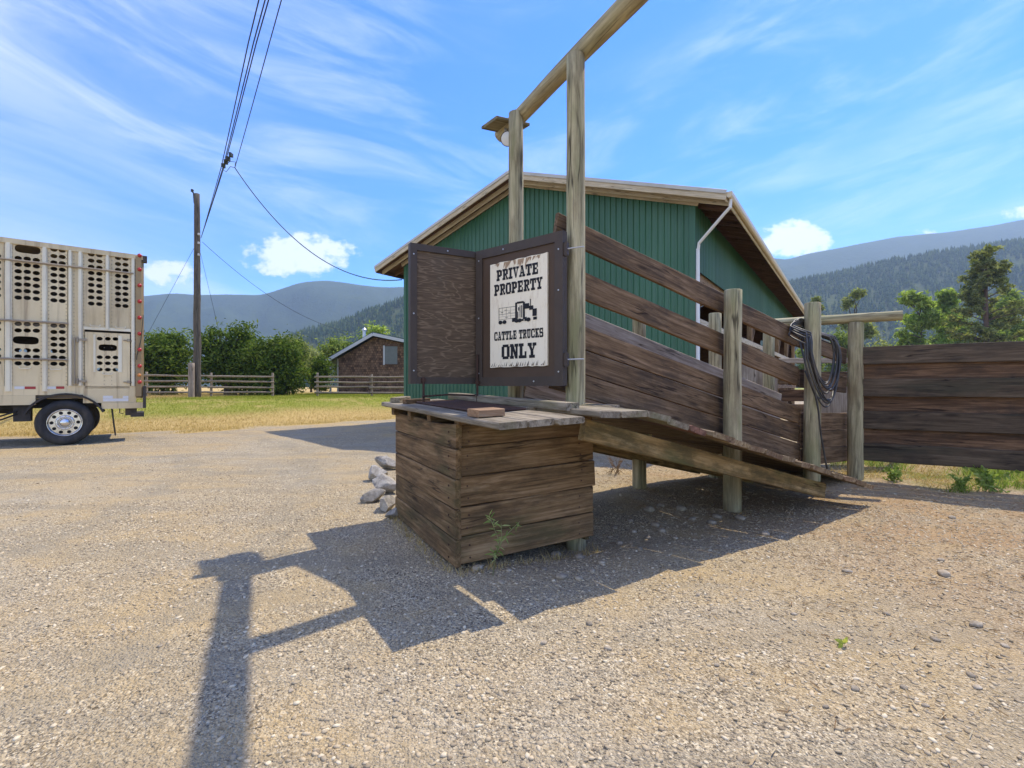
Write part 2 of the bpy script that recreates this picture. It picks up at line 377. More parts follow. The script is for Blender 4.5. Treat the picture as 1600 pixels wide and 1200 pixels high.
M['chrome'] = plain('polished_rim', (.72, .71, .69), .22, .9, .08, 5, 0, .5, dirt=(.32, .27, .20), dirt_amt=.5)
M['red_lens'] = plain('red_lens', (.45, .03, .025), .25, 0, .1, 8, 0, .5)
M['amber'] = plain('amber_lens', (.6, .22, .05), .3, 0, .1, 8, 0, .5)
M['white_tape'] = plain('white_tape', (.72, .70, .66), .5, 0, .08, 8, 0, .4)
M['red_tape'] = plain('red_tape', (.40, .045, .04), .5, 0, .1, 8, 0, .4)
M['green_metal'] = plain('green_metal_sheet', (.034, .118, .056), .42, .0, .06, 1.2, .02, .45, dirt=(.065, .155, .085), dirt_amt=.7, each=.2, streak=(.06, .145, .08))
M['roof_metal'] = plain('pale_roof_edge', (.50, .47, .40), .45, .3, .08, 3, .03, .4, dirt=(.33, .28, .20), dirt_amt=.4)
M['white_metal'] = plain('white_downpipe', (.74, .73, .69), .4, 0, .06, 4, 0, .4)
M['gutter'] = plain('cream_gutter', (.62, .52, .34), .4, 0, .08, 4, 0, .4)
M['wire'] = plain('cable_black', (.02, .03, .028), .6, 0, .2, 4, 0)
M['wire_green'] = plain('cable_weathered', (.05, .085, .07), .6, .2, .2, 4, 0)
M['glass_dark'] = plain('dull_window_glass', (.13, .14, .12), .45, 0, .2, 3, 0, .6)
M['lamp_white'] = plain('lamp_glass_white', (.75, .74, .70), .2, 0, .05, 4, 0, .5)
M['green_roof'] = plain('green_roof_edge', (.04, .075, .065), .6, 0, .15, 3, .03)
M['white_trim'] = plain('white_painted_trim', (.52, .51, .48), .6, 0, .08, 3, 0)
# ------------------------------------------------------------------ ground, hills, haze
EX = np.array([-60, -20, -12.84, -9.15, -7.6, -5.1, -2.0, 2.0, 8, 60]); EY = np.array([-6, 9.2, 12.2, 14.1, 16.2, 19.3, 22.5, 27, 34, 90])
def sst(t): t = np.clip(t, 0, 1); return t * t * (3 - 2 * t)
CH_O = Vector((0.55, 4.2, 0)); CH_ANG = math.atan2(.527, .85)
def chute_local(x, y):
    c, s = math.cos(CH_ANG), math.sin(CH_ANG); dx = x - CH_O.x; dy = y - CH_O.y
    return dx * c + dy * s, -dx * s + dy * c
def terrain(x, y):
    x = np.asarray(x, float); y = np.asarray(y, float)
    e = y - np.interp(x, EX, EY)
    z = 0.75 * sst((e - 0.8) / 9.0) * sst((4 - x) / 8.0 + .3)
    s, n = chute_local(x, y)
    z = z - 0.10 * np.exp(-((s - .1) / .75) ** 2 - ((n + .02) / .38) ** 2) - 0.06 * np.exp(-((s - 2.2) / 1.6) ** 2 - ((n + .1) / .9) ** 2)
    # tyre ruts and soft unevenness on the yard
    z = z + 0.012 * np.sin(x * 1.9 + y * .7) * np.sin(y * 1.3 - x * .4) + 0.006 * np.sin(x * 5.1 + 1.0) * np.sin(y * 4.3)
    return z
def tz(x, y): return float(terrain(x, y))
def axis(fine0, fine1, step, far0, far1, grow=1.13):
    a = list(np.arange(fine0, fine1, step)); d = step; p = a[-1]
    while p < far1: d *= grow; p += d; a.append(min(p, far1))
    d = step; p = a[0]; b = []
    while p > far0: d *= grow; p -= d; b.append(max(p, far0))
    return np.array(b[::-1] + a)
gx = axis(-9, 9, .12, -3000, 3000); gy = axis(-1.5, 16, .12, -300, 2300)
GX, GY = np.meshgrid(gx, gy); GZ = terrain(GX, GY)
V = np.stack([GX.ravel(), GY.ravel(), GZ.ravel()], 1); nx, ny = len(gx), len(gy)
ii = (np.arange(ny - 1)[:, None] * nx + np.arange(nx - 1)[None, :]).ravel()
ground_me = npmesh('ground', V, np.stack([ii, ii + 1, ii + nx + 1, ii + nx], 1), True)
def wob(x, y, k, s): return np.sin(x * k + s) * np.sin(y * k * 1.13 - s * 2) + .5 * np.sin(x * k * 2.3 - y * k * 1.7 + s)
def grass_mask(x, y):
    e = y - np.interp(x, EX, EY) + .45 * wob(x, y, 1.4, 1.0) + .4 * wob(x, y, .5, 4.0)
    g = sst((e + .25) / .7)
    # strip under and behind the plank fence on the right
    fx = (x - 4.84) * .83 - (y - 6.86) * .55; fy = (x - 4.84) * .55 + (y - 6.86) * .83
    g2 = sst((fy + .25 + .25 * wob(x, y, 2.1, 3.0)) / .5) * sst((fx + .5) / .5) * sst((8 - fy) / 5 + .45)
    return np.clip(g, 0, 1), np.clip(g2, 0, 1)
def green_mask(x, y):
    e = y - np.interp(x, EX, EY)
    return np.clip(sst((e - 2.2 + .8 * wob(x, y, .55, 2.0)) / 5.0) * sst((x + 21) / 9) + 0.0, 0, 1)
g1_, g2_ = grass_mask(V[:, 0], V[:, 1])
gr_ = green_mask(V[:, 0], V[:, 1]); 
s_, n_ = chute_local(V[:, 0], V[:, 1])
mul_ = np.clip(sst((V[:, 0] - 1.2 + (V[:, 1] - 4) * .25) / 2.6) * sst((9 - V[:, 1]) / 3.0 + .2), 0, 1)
for nm, arr in (('grass', g1_), ('fieldgrass', g2_), ('green', gr_), ('mulch', mul_)):
    at = ground_me.attributes.new(nm, 'FLOAT', 'POINT'); at.data.foreach_set('value', arr.astype(np.float32))
def ground_material():
    m, N, L, bs = newmat('gravel_yard_and_grass'); b = NB(N, L)
    P = N.new('ShaderNodeNewGeometry').outputs['Position']
    def attr(n): a = N.new('ShaderNodeAttribute'); a.attribute_name = n; return a.outputs['Fac']
    big = b.noise(P, .55, 5, .6, .6); med = b.noise(P, 2.6, 5, .65)
    dust = b.mix(b.noise(P, 9, 5, .6), (.36, .265, .145), (.50, .38, .225))
    c1 = b.voro(P, 60, 'F1', 'Color'); c2 = b.voro(P, 112, 'F1', 'Color')
    sx = N.new('ShaderNodeSeparateColor'); L.new(c1, sx.inputs[0]); s2 = N.new('ShaderNodeSeparateColor'); L.new(c2, s2.inputs[0])
    peb1 = b.ramp(sx.outputs[0], [(0, (.08, .068, .052)), (.18, (.26, .22, .165)), (.55, (.40, .33, .235)), (.85, (.52, .435, .315)), (1, (.74, .66, .52))])
    peb2 = b.ramp(s2.outputs[1], [(0, (.045, .036, .028)), (.30, (.28, .23, .17)), (.8, (.45, .37, .26)), (1, (.66, .58, .45))])  # darkest cells also paint in the small shadows between pebbles
    stones = b.mix(b.range(b.voro(P, 21, 'F1', 'Distance'), .22, .42), peb1, peb2)
    cover = b.range(b.math('ADD', b.math('MULTIPLY', big, .6), b.math('MULTIPLY', med, .4)), .40, .56)
    grav = b.mix(b.math('ADD', b.math('MULTIPLY', cover, .68), .30), dust, stones)
    gp = b.noise(P, .33, 5, .62, .8)
    grav = b.mix(b.math('MULTIPLY', b.range(gp, .44, .60), .42), grav, b.mix(sx.outputs[1], (.20, .185, .165), (.50, .46, .40)))
    # tyre tracks: slightly darker, finer gravel where wheels run in a wide curve
    tr = b.noise(b.mapping(P, (.35, 2.2, 1), rot=(0, 0, R(-28))), 1.0, 3, .5, .8)
    grav = b.mix(b.math('MULTIPLY', b.range(tr, .50, .62), .38), grav, (.26, .225, .175))
    sp = N.new('ShaderNodeSeparateXYZ'); L.new(P, sp.inputs[0]); wn = b.math('MULTIPLY', b.math('SUBTRACT', b.noise(P, .45, 3, .5), .5), 1.1)
    trk = None
    for (cx_, cy_, r_) in ((-16, 2, 14.1), (-16, 2, 12.2), (-3, -13, 20.4), (-3, -13, 22.3), (9, -16, 19.2), (9, -16, 17.3)):
        dx_ = b.math('SUBTRACT', sp.outputs[0], cx_); dy_ = b.math('SUBTRACT', sp.outputs[1], cy_)
        rr = b.math('SQRT', b.math('ADD', b.math('MULTIPLY', dx_, dx_), b.math('MULTIPLY', dy_, dy_)))
        t_ = b.range(b.math('ABSOLUTE', b.math('ADD', b.math('SUBTRACT', rr, r_), wn)), .10, .28, 1.0, 0.0); trk = t_ if trk is None else b.math('MAXIMUM', trk, t_)
    trk = b.math('MULTIPLY', trk, b.range(b.noise(P, 1.7, 4, .65), .34, .62))
    grav = b.mix(b.math('MULTIPLY', trk, .55), grav, b.mix(s2.outputs[0], (.15, .135, .11), (.36, .32, .26)))
    mul = b.mix(b.noise(b.mapping(P, (3, 9, 1), rot=(0, 0, .6)), 7, 5, .7), (.22, .125, .065), (.48, .33, .19))
    grav = b.mix(b.math('MULTIPLY', attr('mulch'), b.range(b.noise(P, 1.3, 4, .6), .36, .62, .15, .72)), grav, mul)
    dry = b.mix(b.noise(P, 3.1, 6, .7), (.34, .235, .095), (.58, .44, .20))
    grn = b.mix(b.noise(P, 2.4, 6, .7), (.16, .19, .026), (.30, .31, .055))
    gcol = b.mix(b.math('MULTIPLY', attr('green'), b.range(b.noise(P, .8, 4, .6), .30, .55, .35, 1.0)), dry, grn)
    field = b.mix(b.range(b.noise(P, 1.1, 4, .6), .42, .6), b.mix(b.noise(P, 6, 4), (.30, .215, .11), (.46, .36, .21)), (.16, .19, .045))
    col = b.mix(attr('grass'), grav, gcol); col = b.mix(attr('fieldgrass'), col, field)
    col = b.mix(1.0, col, (1.10, 1.06, .91), 'MULTIPLY')
    L.new(col, bs.inputs['Base Color'])
    h = b.math('ADD', b.math('MULTIPLY', b.voro(P, 60, 'SMOOTH_F1'), -.8), b.math('MULTIPLY', b.voro(P, 105, 'F1'), -.5))
    h = b.math('ADD', h, b.math('MULTIPLY', b.noise(P, 14, 5, .6), .9))
    L.new(b.bump(h, 1.0, .016), bs.inputs['Normal'])
    bs.inputs['Roughness'].default_value = .95; bs.inputs['Specular IOR Level'].default_value = .12
    return m
tag(obj('ground', ground_me, ground_material()), kind='structure')

def forest_mat(name, a, c, sc):
    m, N, L, bs = newmat(name); b = NB(N, L); P = N.new('ShaderNodeNewGeometry').outputs['Position']
    n = b.noise(P, sc, 6, .7); n2 = b.noise(P, sc * 6, 3, .7)
    L.new(b.mix(b.math('ADD', b.math('MULTIPLY', n, .6), b.math('MULTIPLY', n2, .4)), a, c), bs.inputs['Base Color'])
    bs.inputs['Roughness'].default_value = 1; bs.inputs['Specular IOR Level'].default_value = 0
    L.new(b.bump(n2, 1.0, 5.0), bs.inputs['Normal'])
    return m
def hill(name, ridge, d_ridge, d_base, mat, nu=160, nr=30, rough=.02, seed=0, z0=.5, back=220):
    us = np.linspace(ridge[0][0], ridge[-1][0], nu); rv = np.interp(us, [p[0] for p in ridge], [p[1] for p in ridge])
    k = np.array([1, 2, 3, 2, 1.]) / 9; rv = np.convolve(np.pad(rv, 2, 'edge'), k, 'valid')
    ta = (us - 800) / FPX; rows = []
    for j in range(nr + 4):
        t = j / (nr - 1) if j < nr else 1 + (j - nr + 1) / 4
        d = d_base + (d_ridge - d_base) * t if t <= 1 else d_ridge + (t - 1) * back
        zr = EYE + (HOR - rv) / FPX * d_ridge
        prof = sst(np.array(t)) * .35 + .65 * t if t <= 1 else 1 - (t - 1) * .55
        x = ta * d; y = np.full_like(x, d)
        nz = np.array([noise.fractal((float(a) * 9 + seed, t * 3.0, seed), 1.0, 2.0, 5) for a in ta])
        amp = rough * d_ridge * (math.sin(min(t, 1) * math.pi) * .9 + .05)
        z = z0 - 3 + (zr - z0 + 3) * prof + nz * amp
        if j == 0: z = np.full_like(z, -3.0)
        rows.append(np.stack([x, y, z], 1))
    V = np.concatenate(rows); nrr = len(rows)
    ii = (np.arange(nrr - 1)[:, None] * nu + np.arange(nu - 1)[None, :]).ravel()
    o = obj(name, npmesh(name, V, np.stack([ii, ii + 1, ii + nu + 1, ii + nu], 1), True), mat)
    tag(o, kind='structure'); return np.stack(rows)          # (rows, nu, 3)
m_far = forest_mat('far_mountain_forest', (.018, .040, .020), (.085, .11, .055), .010)
m_hill = forest_mat('near_hill_forest', (.022, .045, .016), (.14, .15, .065), .02)
hill('mountain', [(-420, 430), (-150, 452), (0, 466), (222, 463), (270, 458), (310, 461), (350, 460), (405, 462), (440, 452), (470, 441), (510, 437), (560, 445), (600, 449), (640, 448), (760, 462), (880, 500), (1010, 585)], 1900, 1150, m_far, 200, 26, .030, 1.3)
hill('mountain', [(930, 585), (1060, 470), (1130, 420), (1185, 402), (1230, 405), (1260, 396), (1330, 384), (1400, 370), (1470, 364), (1540, 354), (1600, 343), (1750, 318), (1900, 322)], 1900, 1100, m_far, 200, 26, .030, 4.1)
hl = hill('hill', [(350, 602), (430, 540), (480, 521), (540, 506), (580, 488), (610, 478), (640, 470), (720, 455), (850, 480), (960, 600)], 700, 430, m_hill, 120, 24, .015, 7.7)
hr = hill('hill', [(960, 602), (1100, 505), (1225, 450), (1290, 437), (1350, 421), (1420, 409), (1500, 395), (1600, 381), (1750, 352), (1900, 362)], 820, 420, m_hill, 170, 30, .02, 2.2)

def conifers(name, grid, count, hmin, hmax, mat, label, ridge_bias=.35):
    nr, nu, _ = grid.shape
    a = rng.uniform(0, nu - 1.001, count); t = rng.uniform(0, 1, count)
    edge = rng.uniform(0, 1, count) < ridge_bias
    r = np.where(edge, rng.uniform(nr - 7.5, nr - 4.2, count), t * (nr - 5.5))
    i0 = a.astype(int); j0 = np.clip(r.astype(int), 0, nr - 2); fa = (a - i0)[:, None]; fr = (r - j0)[:, None]
    P = (grid[j0, i0] * (1 - fa) + grid[j0, i0 + 1] * fa) * (1 - fr) + (grid[j0 + 1, i0] * (1 - fa) + grid[j0 + 1, i0 + 1] * fa) * fr
    keep = wob(P[:, 0], P[:, 1], .021, 1.0) + .6 * wob(P[:, 0], P[:, 2], .05, 3) + rng.normal(0, .6, count) > -.75
    P = P[keep]; n = len(P)
    hh = rng.uniform(hmin, hmax, n) * rng.choice([.7, 1, 1.15], n); rr = hh * rng.uniform(.16, .27, n); ph = rng.uniform(0, 6.28, n)
    Vs = []; Fs = []; base = 0
    for (b0, top, rs) in ((.02, .55, 1.0), (.30, .80, .72), (.58, 1.0, .45)):
        ang = ph[:, None] + np.arange(5)[None, :] * 2 * math.pi / 5
        jr = rng.uniform(.75, 1.2, (n, 5)) * rr[:, None] * rs
        ring = np.stack([P[:, 0:1] + np.cos(ang) * jr, P[:, 1:2] + np.sin(ang) * jr, P[:, 2:3] + hh[:, None] * b0 + rng.normal(0, .15, (n, 5))], 2)
        apex = (P + np.stack([np.zeros(n), np.zeros(n), hh * top], 1))[:, None, :]
        vv = np.concatenate([ring, apex], 1).reshape(-1, 3); idx = base + np.arange(n)[:, None] * 6
        for k in range(5): Fs.append(np.concatenate([idx + k, idx + (k + 1) % 5, idx + 5], 1))
        Vs.append(vv); base += len(vv)
    o = obj(name, npmesh(name, np.concatenate(Vs), np.concatenate(Fs)), mat)
    tag(o, label, 'forest', kind='stuff')
M['conifer'] = leafmat('far_conifer', (.016, .036, .014), (.040, .072, .026), (.095, .125, .045), .15)
conifers('hillside_forest', hr, 15000, 8, 14, M['conifer'], 'hazy conifer forest covering the hill behind the pine on the right')
conifers('hillside_forest', hl, 7000, 7, 12, M['conifer'], 'hazy conifer forest on the low hill behind the shingled cabin')

hz = MB(); hz.span((-3100, -350, -5), (3100, 2350, 720))
mh = bpy.data.materials.new('haze_air'); mh.use_nodes = True; nt = mh.node_tree; nt.nodes.remove(nt.nodes['Principled BSDF'])
pv = nt.nodes.new('ShaderNodeVolumePrincipled'); pv.inputs['Color'].default_value = (.60, .79, 1.0, 1); pv.inputs['Density'].default_value = .00028; pv.inputs['Anisotropy'].default_value = .25
nt.links.new(pv.outputs[0], nt.nodes['Material Output'].inputs['Volume'])
tag(hz.build('haze', mh), 'thin blue haze in the valley air', 'haze', kind='stuff')

# ------------------------------------------------------------------ loose gravel, litter, grass
def ico():
    t = (1 + 5 ** .5) / 2
    v = np.array([(-1, t, 0), (1, t, 0), (-1, -t, 0), (1, -t, 0), (0, -1, t), (0, 1, t), (0, -1, -t), (0, 1, -t), (t, 0, -1), (t, 0, 1), (-t, 0, -1), (-t, 0, 1)], float)
    f = np.array([(0, 11, 5), (0, 5, 1), (0, 1, 7), (0, 7, 10), (0, 10, 11), (1, 5, 9), (5, 11, 4), (11, 10, 2), (10, 7, 6), (7, 1, 8), (3, 9, 4), (3, 4, 2), (3, 2, 6), (3, 6, 8), (3, 8, 9), (4, 9, 5), (2, 4, 11), (6, 2, 10), (8, 6, 7), (9, 8, 1)])
    return v / np.linalg.norm(v[0]), f
IV, IF = ico()
def stones_mesh(name, P, size, flat=(.28, .52), jit=.16):
    n = len(P); ang = rng.uniform(0, 6.28, n); c, s = np.cos(ang), np.sin(ang)
    sx = size * rng.uniform(.8, 1.5, n); sy = size * rng.uniform(.65, 1.05, n); sz = size * rng.uniform(flat[0], flat[1], n)
    v = IV[None] * (1 + rng.normal(0, jit, (n, 12, 1)))
    x = v[:, :, 0] * sx[:, None]; y = v[:, :, 1] * sy[:, None]; z = v[:, :, 2] * sz[:, None]
    tl = rng.normal(0, .25, (n, 1)); z = z + x * tl
    W = np.stack([P[:, 0:1] + x * c[:, None] - y * s[:, None], P[:, 1:2] + x * s[:, None] + y * c[:, None], P[:, 2:3] + z + sz[:, None] * .12], 2)
    F_ = (np.arange(n)[:, None, None] * 12 + IF[None]).reshape(-1, 3)
    return npmesh(name, W.reshape(-1, 3), F_)
def scatter(n, d0, d1, side=1.12, power=1.0):
    d = (d0 ** 2 + rng.uniform(0, 1, n) ** power * (d1 ** 2 - d0 ** 2)) ** .5
    return rng.uniform(-side, side, n) * d, d
def stone_mat():
    m, N, L, bs = newmat('loose_gravel'); b = NB(N, L)
    col = b.ramp(b.island(), [(0, (.18, .15, .12)), (.2, (.30, .255, .20)), (.45, (.41, .345, .26)), (.65, (.46, .38, .275)), (.85, (.54, .46, .355)), (1, (.66, .60, .49))])
    P = N.new('ShaderNodeNewGeometry').outputs['Position']
    col = b.mix(b.math('MULTIPLY', b.noise(P, 60, 3), .35), col, (.46, .36, .23))
    col = b.mix(1.0, col, (1.08, 1.03, .88), 'MULTIPLY')
    L.new(col, bs.inputs['Base Color']); bs.inputs['Roughness'].default_value = .9; bs.inputs['Specular IOR Level'].default_value = .1
    return m
M['stone'] = stone_mat()
def patches(x, y): return wob(x, y, 1.1, .4) + .8 * wob(x, y, 2.7, 1.9) + .6 * wob(y, x, .5, 5)
def gravel(name, n, d0, d1, s0, s1, label, power=1.0):
    x, y = scatter(n, d0, d1, power=power)
    ga, gb = grass_mask(x, y); k = (ga < .3) & (gb < .4) & (patches(x, y) + rng.normal(0, .9, n) > -.55)
    x, y = x[k], y[k]; n = len(x)
    sz = s0 + (s1 - s0) * rng.uniform(0, 1, n) ** 3.2
    o = obj(name, stones_mesh(name, np.stack([x, y, terrain(x, y)], 1), sz), M['stone'])
    tag(o, label, 'gravel', kind='stuff')
gravel('loose_gravel', 66000, 1.5, 5.4, .0034, .0145, 'loose grey and tan gravel across the near yard')
gravel('coarse_gravel', 22000, 5.2, 12.5, .006, .018, 'loose gravel farther across the yard')
# straw and wood chips on the right side
def slivers(name, x, y, L0, L1, w, mat, label, cat, up=0.0):
    n = len(x); a = rng.uniform(0, 6.28, n); l = rng.uniform(L0, L1, n) / 2; ww = w * rng.uniform(.6, 1.4, n)
    z = terrain(x, y) + .006; dx, dy = np.cos(a), np.sin(a); dz = rng.normal(0, .25, n)
    A_ = np.stack([x - dx * l - dy * ww, y - dy * l + dx * ww, z - dz * l * .3 + .004], 1); B_ = np.stack([x - dx * l + dy * ww, y - dy * l - dx * ww, z - dz * l * .3], 1)
    C_ = np.stack([x + dx * l + dy * ww, y + dy * l - dx * ww, z + np.abs(dz) * l], 1); D_ = np.stack([x + dx * l - dy * ww, y + dy * l + dx * ww, z + np.abs(dz) * l + .004], 1)
    V_ = np.stack([A_, B_, C_, D_], 1).reshape(-1, 3)
    tag(obj(name, npmesh(name, V_, np.arange(4 * n).reshape(n, 4)), mat), label, cat, kind='stuff')
x, y = scatter(16000, 1.6, 9.0); k = (x > .2 + rng.normal(0, .8, len(x))) & (rng.uniform(0, 1, len(x)) < sst((x + (y - 3) * .2) / 3.0)); 
slivers('straw_litter', x[k], y[k], .015, .06, .0022, leafmat('dry_straw', (.23, .14, .07), (.42, .30, .16), (.60, .49, .31), .1), 'straw and bark chips strewn on the gravel at right', 'straw')
def blades(name, x, y, h0, h1, w, mat, label, lean=.5):
    n = len(x); z = terrain(x, y); a = rng.uniform(0, 6.28, n); h = rng.uniform(h0, h1, n); ww = w * rng.uniform(.6, 1.4, n)
    lx = rng.normal(0, lean, n) * h; ly = rng.normal(0, lean, n) * h
    p0 = np.stack([x - np.cos(a) * ww, y - np.sin(a) * ww, z - .01], 1); p1 = np.stack([x + np.cos(a) * ww, y + np.sin(a) * ww, z - .01], 1); p2 = np.stack([x + lx, y + ly, z + h], 1)
    V_ = np.stack([p0, p1, p2], 1).reshape(-1, 3)
    tag(obj(name, npmesh(name, V_, np.arange(3 * n).reshape(n, 3)), mat), label, 'grass', kind='stuff')
M['dry_blade'] = leafmat('dry_grass_blade', (.32, .22, .085), (.50, .37, .155), (.64, .50, .25), .3)
M['green_blade'] = leafmat('green_grass_blade', (.13, .17, .022), (.24, .28, .04), (.36, .35, .07), .4)
M['weed_leaf'] = leafmat('weed_leaf', (.14, .20, .04), (.25, .33, .08), (.38, .44, .16), .45)
n = 260000; y = rng.uniform(10, 40, n) ; x = rng.uniform(-1.12, .1, n) * y
ga, gb = grass_mask(x, y); g = green_mask(x, y); k = ga > rng.uniform(.2, .9, n); isg = g > rng.uniform(.25, .8, n)
blades('dry_grass', x[k & ~isg], y[k & ~isg], .03, .085, .006, M['dry_blade'], 'dry yellow grass along the edge of the gravel road', .7)
blades('lawn_grass', x[k & isg], y[k & isg], .025, .075, .006, M['green_blade'], 'green mown grass in front of the rail fences', .6)
n = 46000; y = rng.uniform(5, 16, n); x = rng.uniform(.45, 1.15, n) * y; ga, gb = grass_mask(x, y)
cl = patches(x * 1.7, y * 1.7) + rng.normal(0, .35, n); k = (gb > .35) & (cl > .05)
blades('field_grass', x[k], y[k], .04, .16, .006, M['weed_leaf'], 'patchy green weeds growing under the plank fence', .55)
k = (gb > .35) & (cl < .2) & (rng.uniform(0, 1, n) < .6)
blades('field_straw', x[k], y[k], .03, .10, .005, M['dry_blade'], 'dry straw coloured grass under the plank fence', 1.1)

# dry tufts and chaff gathered along the foot of the box and the posts
pts = []
c0, s0 = math.cos(CH_ANG), math.sin(CH_ANG)
for (ls, ln) in ((0, 0), (2.21, 0), (3.877, 0), (5.04, 0), (2.0, 1.17), (3.55, 1.17)):
    for _ in range(45): a = rng.uniform(0, 6.28); r = .10 + abs(rng.normal(0, .07)); pts.append((.55 + ls * c0 - ln * s0 + r * math.cos(a), 4.2 + ls * s0 + ln * c0 + r * math.sin(a)))
for _ in range(300):
    t = rng.uniform(0, 1.25); o = abs(rng.normal(0, .05)) + .01; pts.append((-.409 + .883 * t + .469 * o, 3.455 + .469 * t - .883 * o))
for _ in range(300):
    t = rng.uniform(0, 1.55); o = abs(rng.normal(0, .05)) + .01; pts.append((-.409 - .482 * t - .876 * o, 3.455 + .876 * t - .482 * o))
pts = np.array(pts); blades('dry_tufts', pts[:, 0], pts[:, 1], .02, .075, .003, M['dry_blade'], 'dry grass tufts along the foot of the box and chute posts', .7)
# ------------------------------------------------------------------ loading chute
chute = thing('loading_chute', 'timber cattle loading chute with sloping side boards, tall gate posts and a plank ramp', 'loading chute', CH_O, CH_ANG)
def W2C(p):                                # world point -> chute frame
    s, n = chute_local(p[0], p[1]); return Vector((float(s), float(n), p[2]))
def gz(s, n):
    c, si = math.cos(CH_ANG), math.sin(CH_ANG); return tz(CH_O.x + s * c - n * si, CH_O.y + s * si + n * c)
def deck_z(s): return 1.10 if s < .5 else 1.10 - .238 * (s - .5)
for (s, n, top, r0, r1, lean) in ((0, 0, 4.15, .088, .078, (0, 0)), (2.21, 0, 2.36, .097, .092, (.004, 0)), (3.877, 0, 2.37, .098, .094, (.01, 0)), (5.04, 0, 2.2, .098, .094, (.012, 0)),
                                  (.078, 1.09, 4.20, .088, .078, (0, 0)), (2.0, 1.17, 2.3, .09, .085, (0, 0)), (3.55, 1.17, 2.36, .09, .085, (0, 0)), (5.0, 1.22, 2.2, .09, .085, (0, 0))):
    b = gz(s, n) - .25; post(chute, 'post', (s, n, b), top - b, r0, r1, M['post'], lean, segs=14)
def to_world(s, n, z):
    c, si = math.cos(CH_ANG), math.sin(CH_ANG); return Vector((CH_O.x + s * c - n * si, CH_O.y + s * si + n * c, z))
# overhead gate beam: a log past both posts
lg = post(chute, 'gate_beam', (.165, -1.15, 4.16), 2.75, .085, .08, M['post'], segs=12, wob=.02)
lg.matrix_local = Matrix.Translation((.075 - .08, -1.15, 4.22)) @ Matrix.Rotation(R(-4), 4, 'Z') @ Matrix.Rotation(R(-90), 4, 'X')
YW = .155
def sideboard(pts, W, mat, y=YW, T=.045, **kw):
    (s0, z0), (s1, z1) = pts
    return board(chute, 'side_board', (s0, y, z0), (s1, y, z1), (0, 0, 1), W, T, mat, **kw)
sideboard(((-.10, 2.725), (3.80, 1.925)), .215, M['dark_board'], wav=.012, segs=8)
sideboard(((-.16, 2.305), (3.80, 1.435)), .235, M['dark_board'], wav=.014, segs=8)
sideboard(((-.14, 1.825), (3.84, .925)), .206, M['dark_board'], segs=6)
sideboard(((-.14, 1.605), (3.84, .685)), .210, M['dark_board'], y=YW + .004, segs=6)
sideboard(((-.14, 1.385), (3.84, .452)), .204, M['dark_board'], y=YW - .002, segs=6)
# flatter last bay
sideboard(((3.86, 1.93), (5.12, 1.735)), .215, M['dark_board'], y=YW + .006)
sideboard(((3.86, 1.41), (5.12, 1.325)), .235, M['dark_board'], y=YW + .005)
sideboard(((3.88, .84), (5.12, .80)), .24, M['dark_board']); sideboard(((3.88, .60), (5.12, .56)), .23, M['dark_board'], y=YW + .004); sideboard(((3.88, .37), (5.12, .335)), .22, M['dark_board'])
# far side wall, paler
for k in range(5):
    zt = 2.377 - .118 - k * .235
    if k < 4: sideboard(((.16, zt - .2375 * .16), (5.0, zt - .2375 * 5.0)), .23, M['pale_board'], y=1.045 + .003 * (k % 2), segs=6)
    else: sideboard(((.16, zt - .2375 * .16), (3.4, zt - .2375 * 3.4)), .23, M['pale_board'], y=1.045, segs=6)
# ramp: stringers, joists, floor planks inside the posts and walkway planks outside them
for (yb, za, zb) in ((-.60, .995, .185), (.45, .97, .12), (1.25, .97, .12)):
    board(chute, 'ramp_beam', (-.43, yb, za), (2.90 + (.4 if yb > 0 else 0), yb, zb), (0, 0, 1), .155, .06, M['ramp_beam'], segs=7, wav=.006)
for k in range(4):
    board(chute, 'ramp_joist', (.3 + k * .9, -.56, .86 - k * .222), (.3 + k * .9, 1.22, .86 - k * .222), (0, 0, 1), .12, .05, M['ramp_beam'])
def walk_z(s): return 1.125 if s < .0 else 1.125 - .05 * s / .18 if s < .18 else 1.075 - .258 * (s - .18)     # outer edge of the walkway
def floor_z(s): return 1.14 if s < .35 else 1.14 - .243 * (s - .35)
s = -.49; k = 0
while s < 3.52:
    w = random.choice([.235, .26, .285, .22]); c = s + w / 2; gap = random.choice([.001, .002, .003, .004, .022])
    yo = random.uniform(-.025, .025) + (-.07 if k == 5 else 0); zz = walk_z(c) - .022; tilt = 0 if c < .05 else -.255
    mat = M['red_plank'] if k in (4,) else (M['deck_board'] if k < 4 else M['ramp_plank'])
    zi = max(floor_z(c) - .025, zz + .02)
    board(chute, 'walkway_plank', (c, -.83 + yo, zz + random.uniform(-.005, .005)), (c, -.115, zz + (zi - zz) * .75), (1, 0, tilt + random.uniform(-.06, .06)), w - gap, .044, mat, wav=.012, segs=5, endj=.035, ch=.009)
    s += w; k += 1
s = -.575
while s < 4.75:
    w = random.choice([.235, .26, .285]); c = s + w / 2
    board(chute, 'floor_plank', (c, -.105, max(.02, floor_z(c) - .024)), (c, 1.36, max(.03, floor_z(c) - .02)), (1, 0, 0 if c < .35 else -.243), w - .003, .042, M['deck_board'] if c < .6 else M['ramp_plank'], wav=.01, segs=3)
    s += w
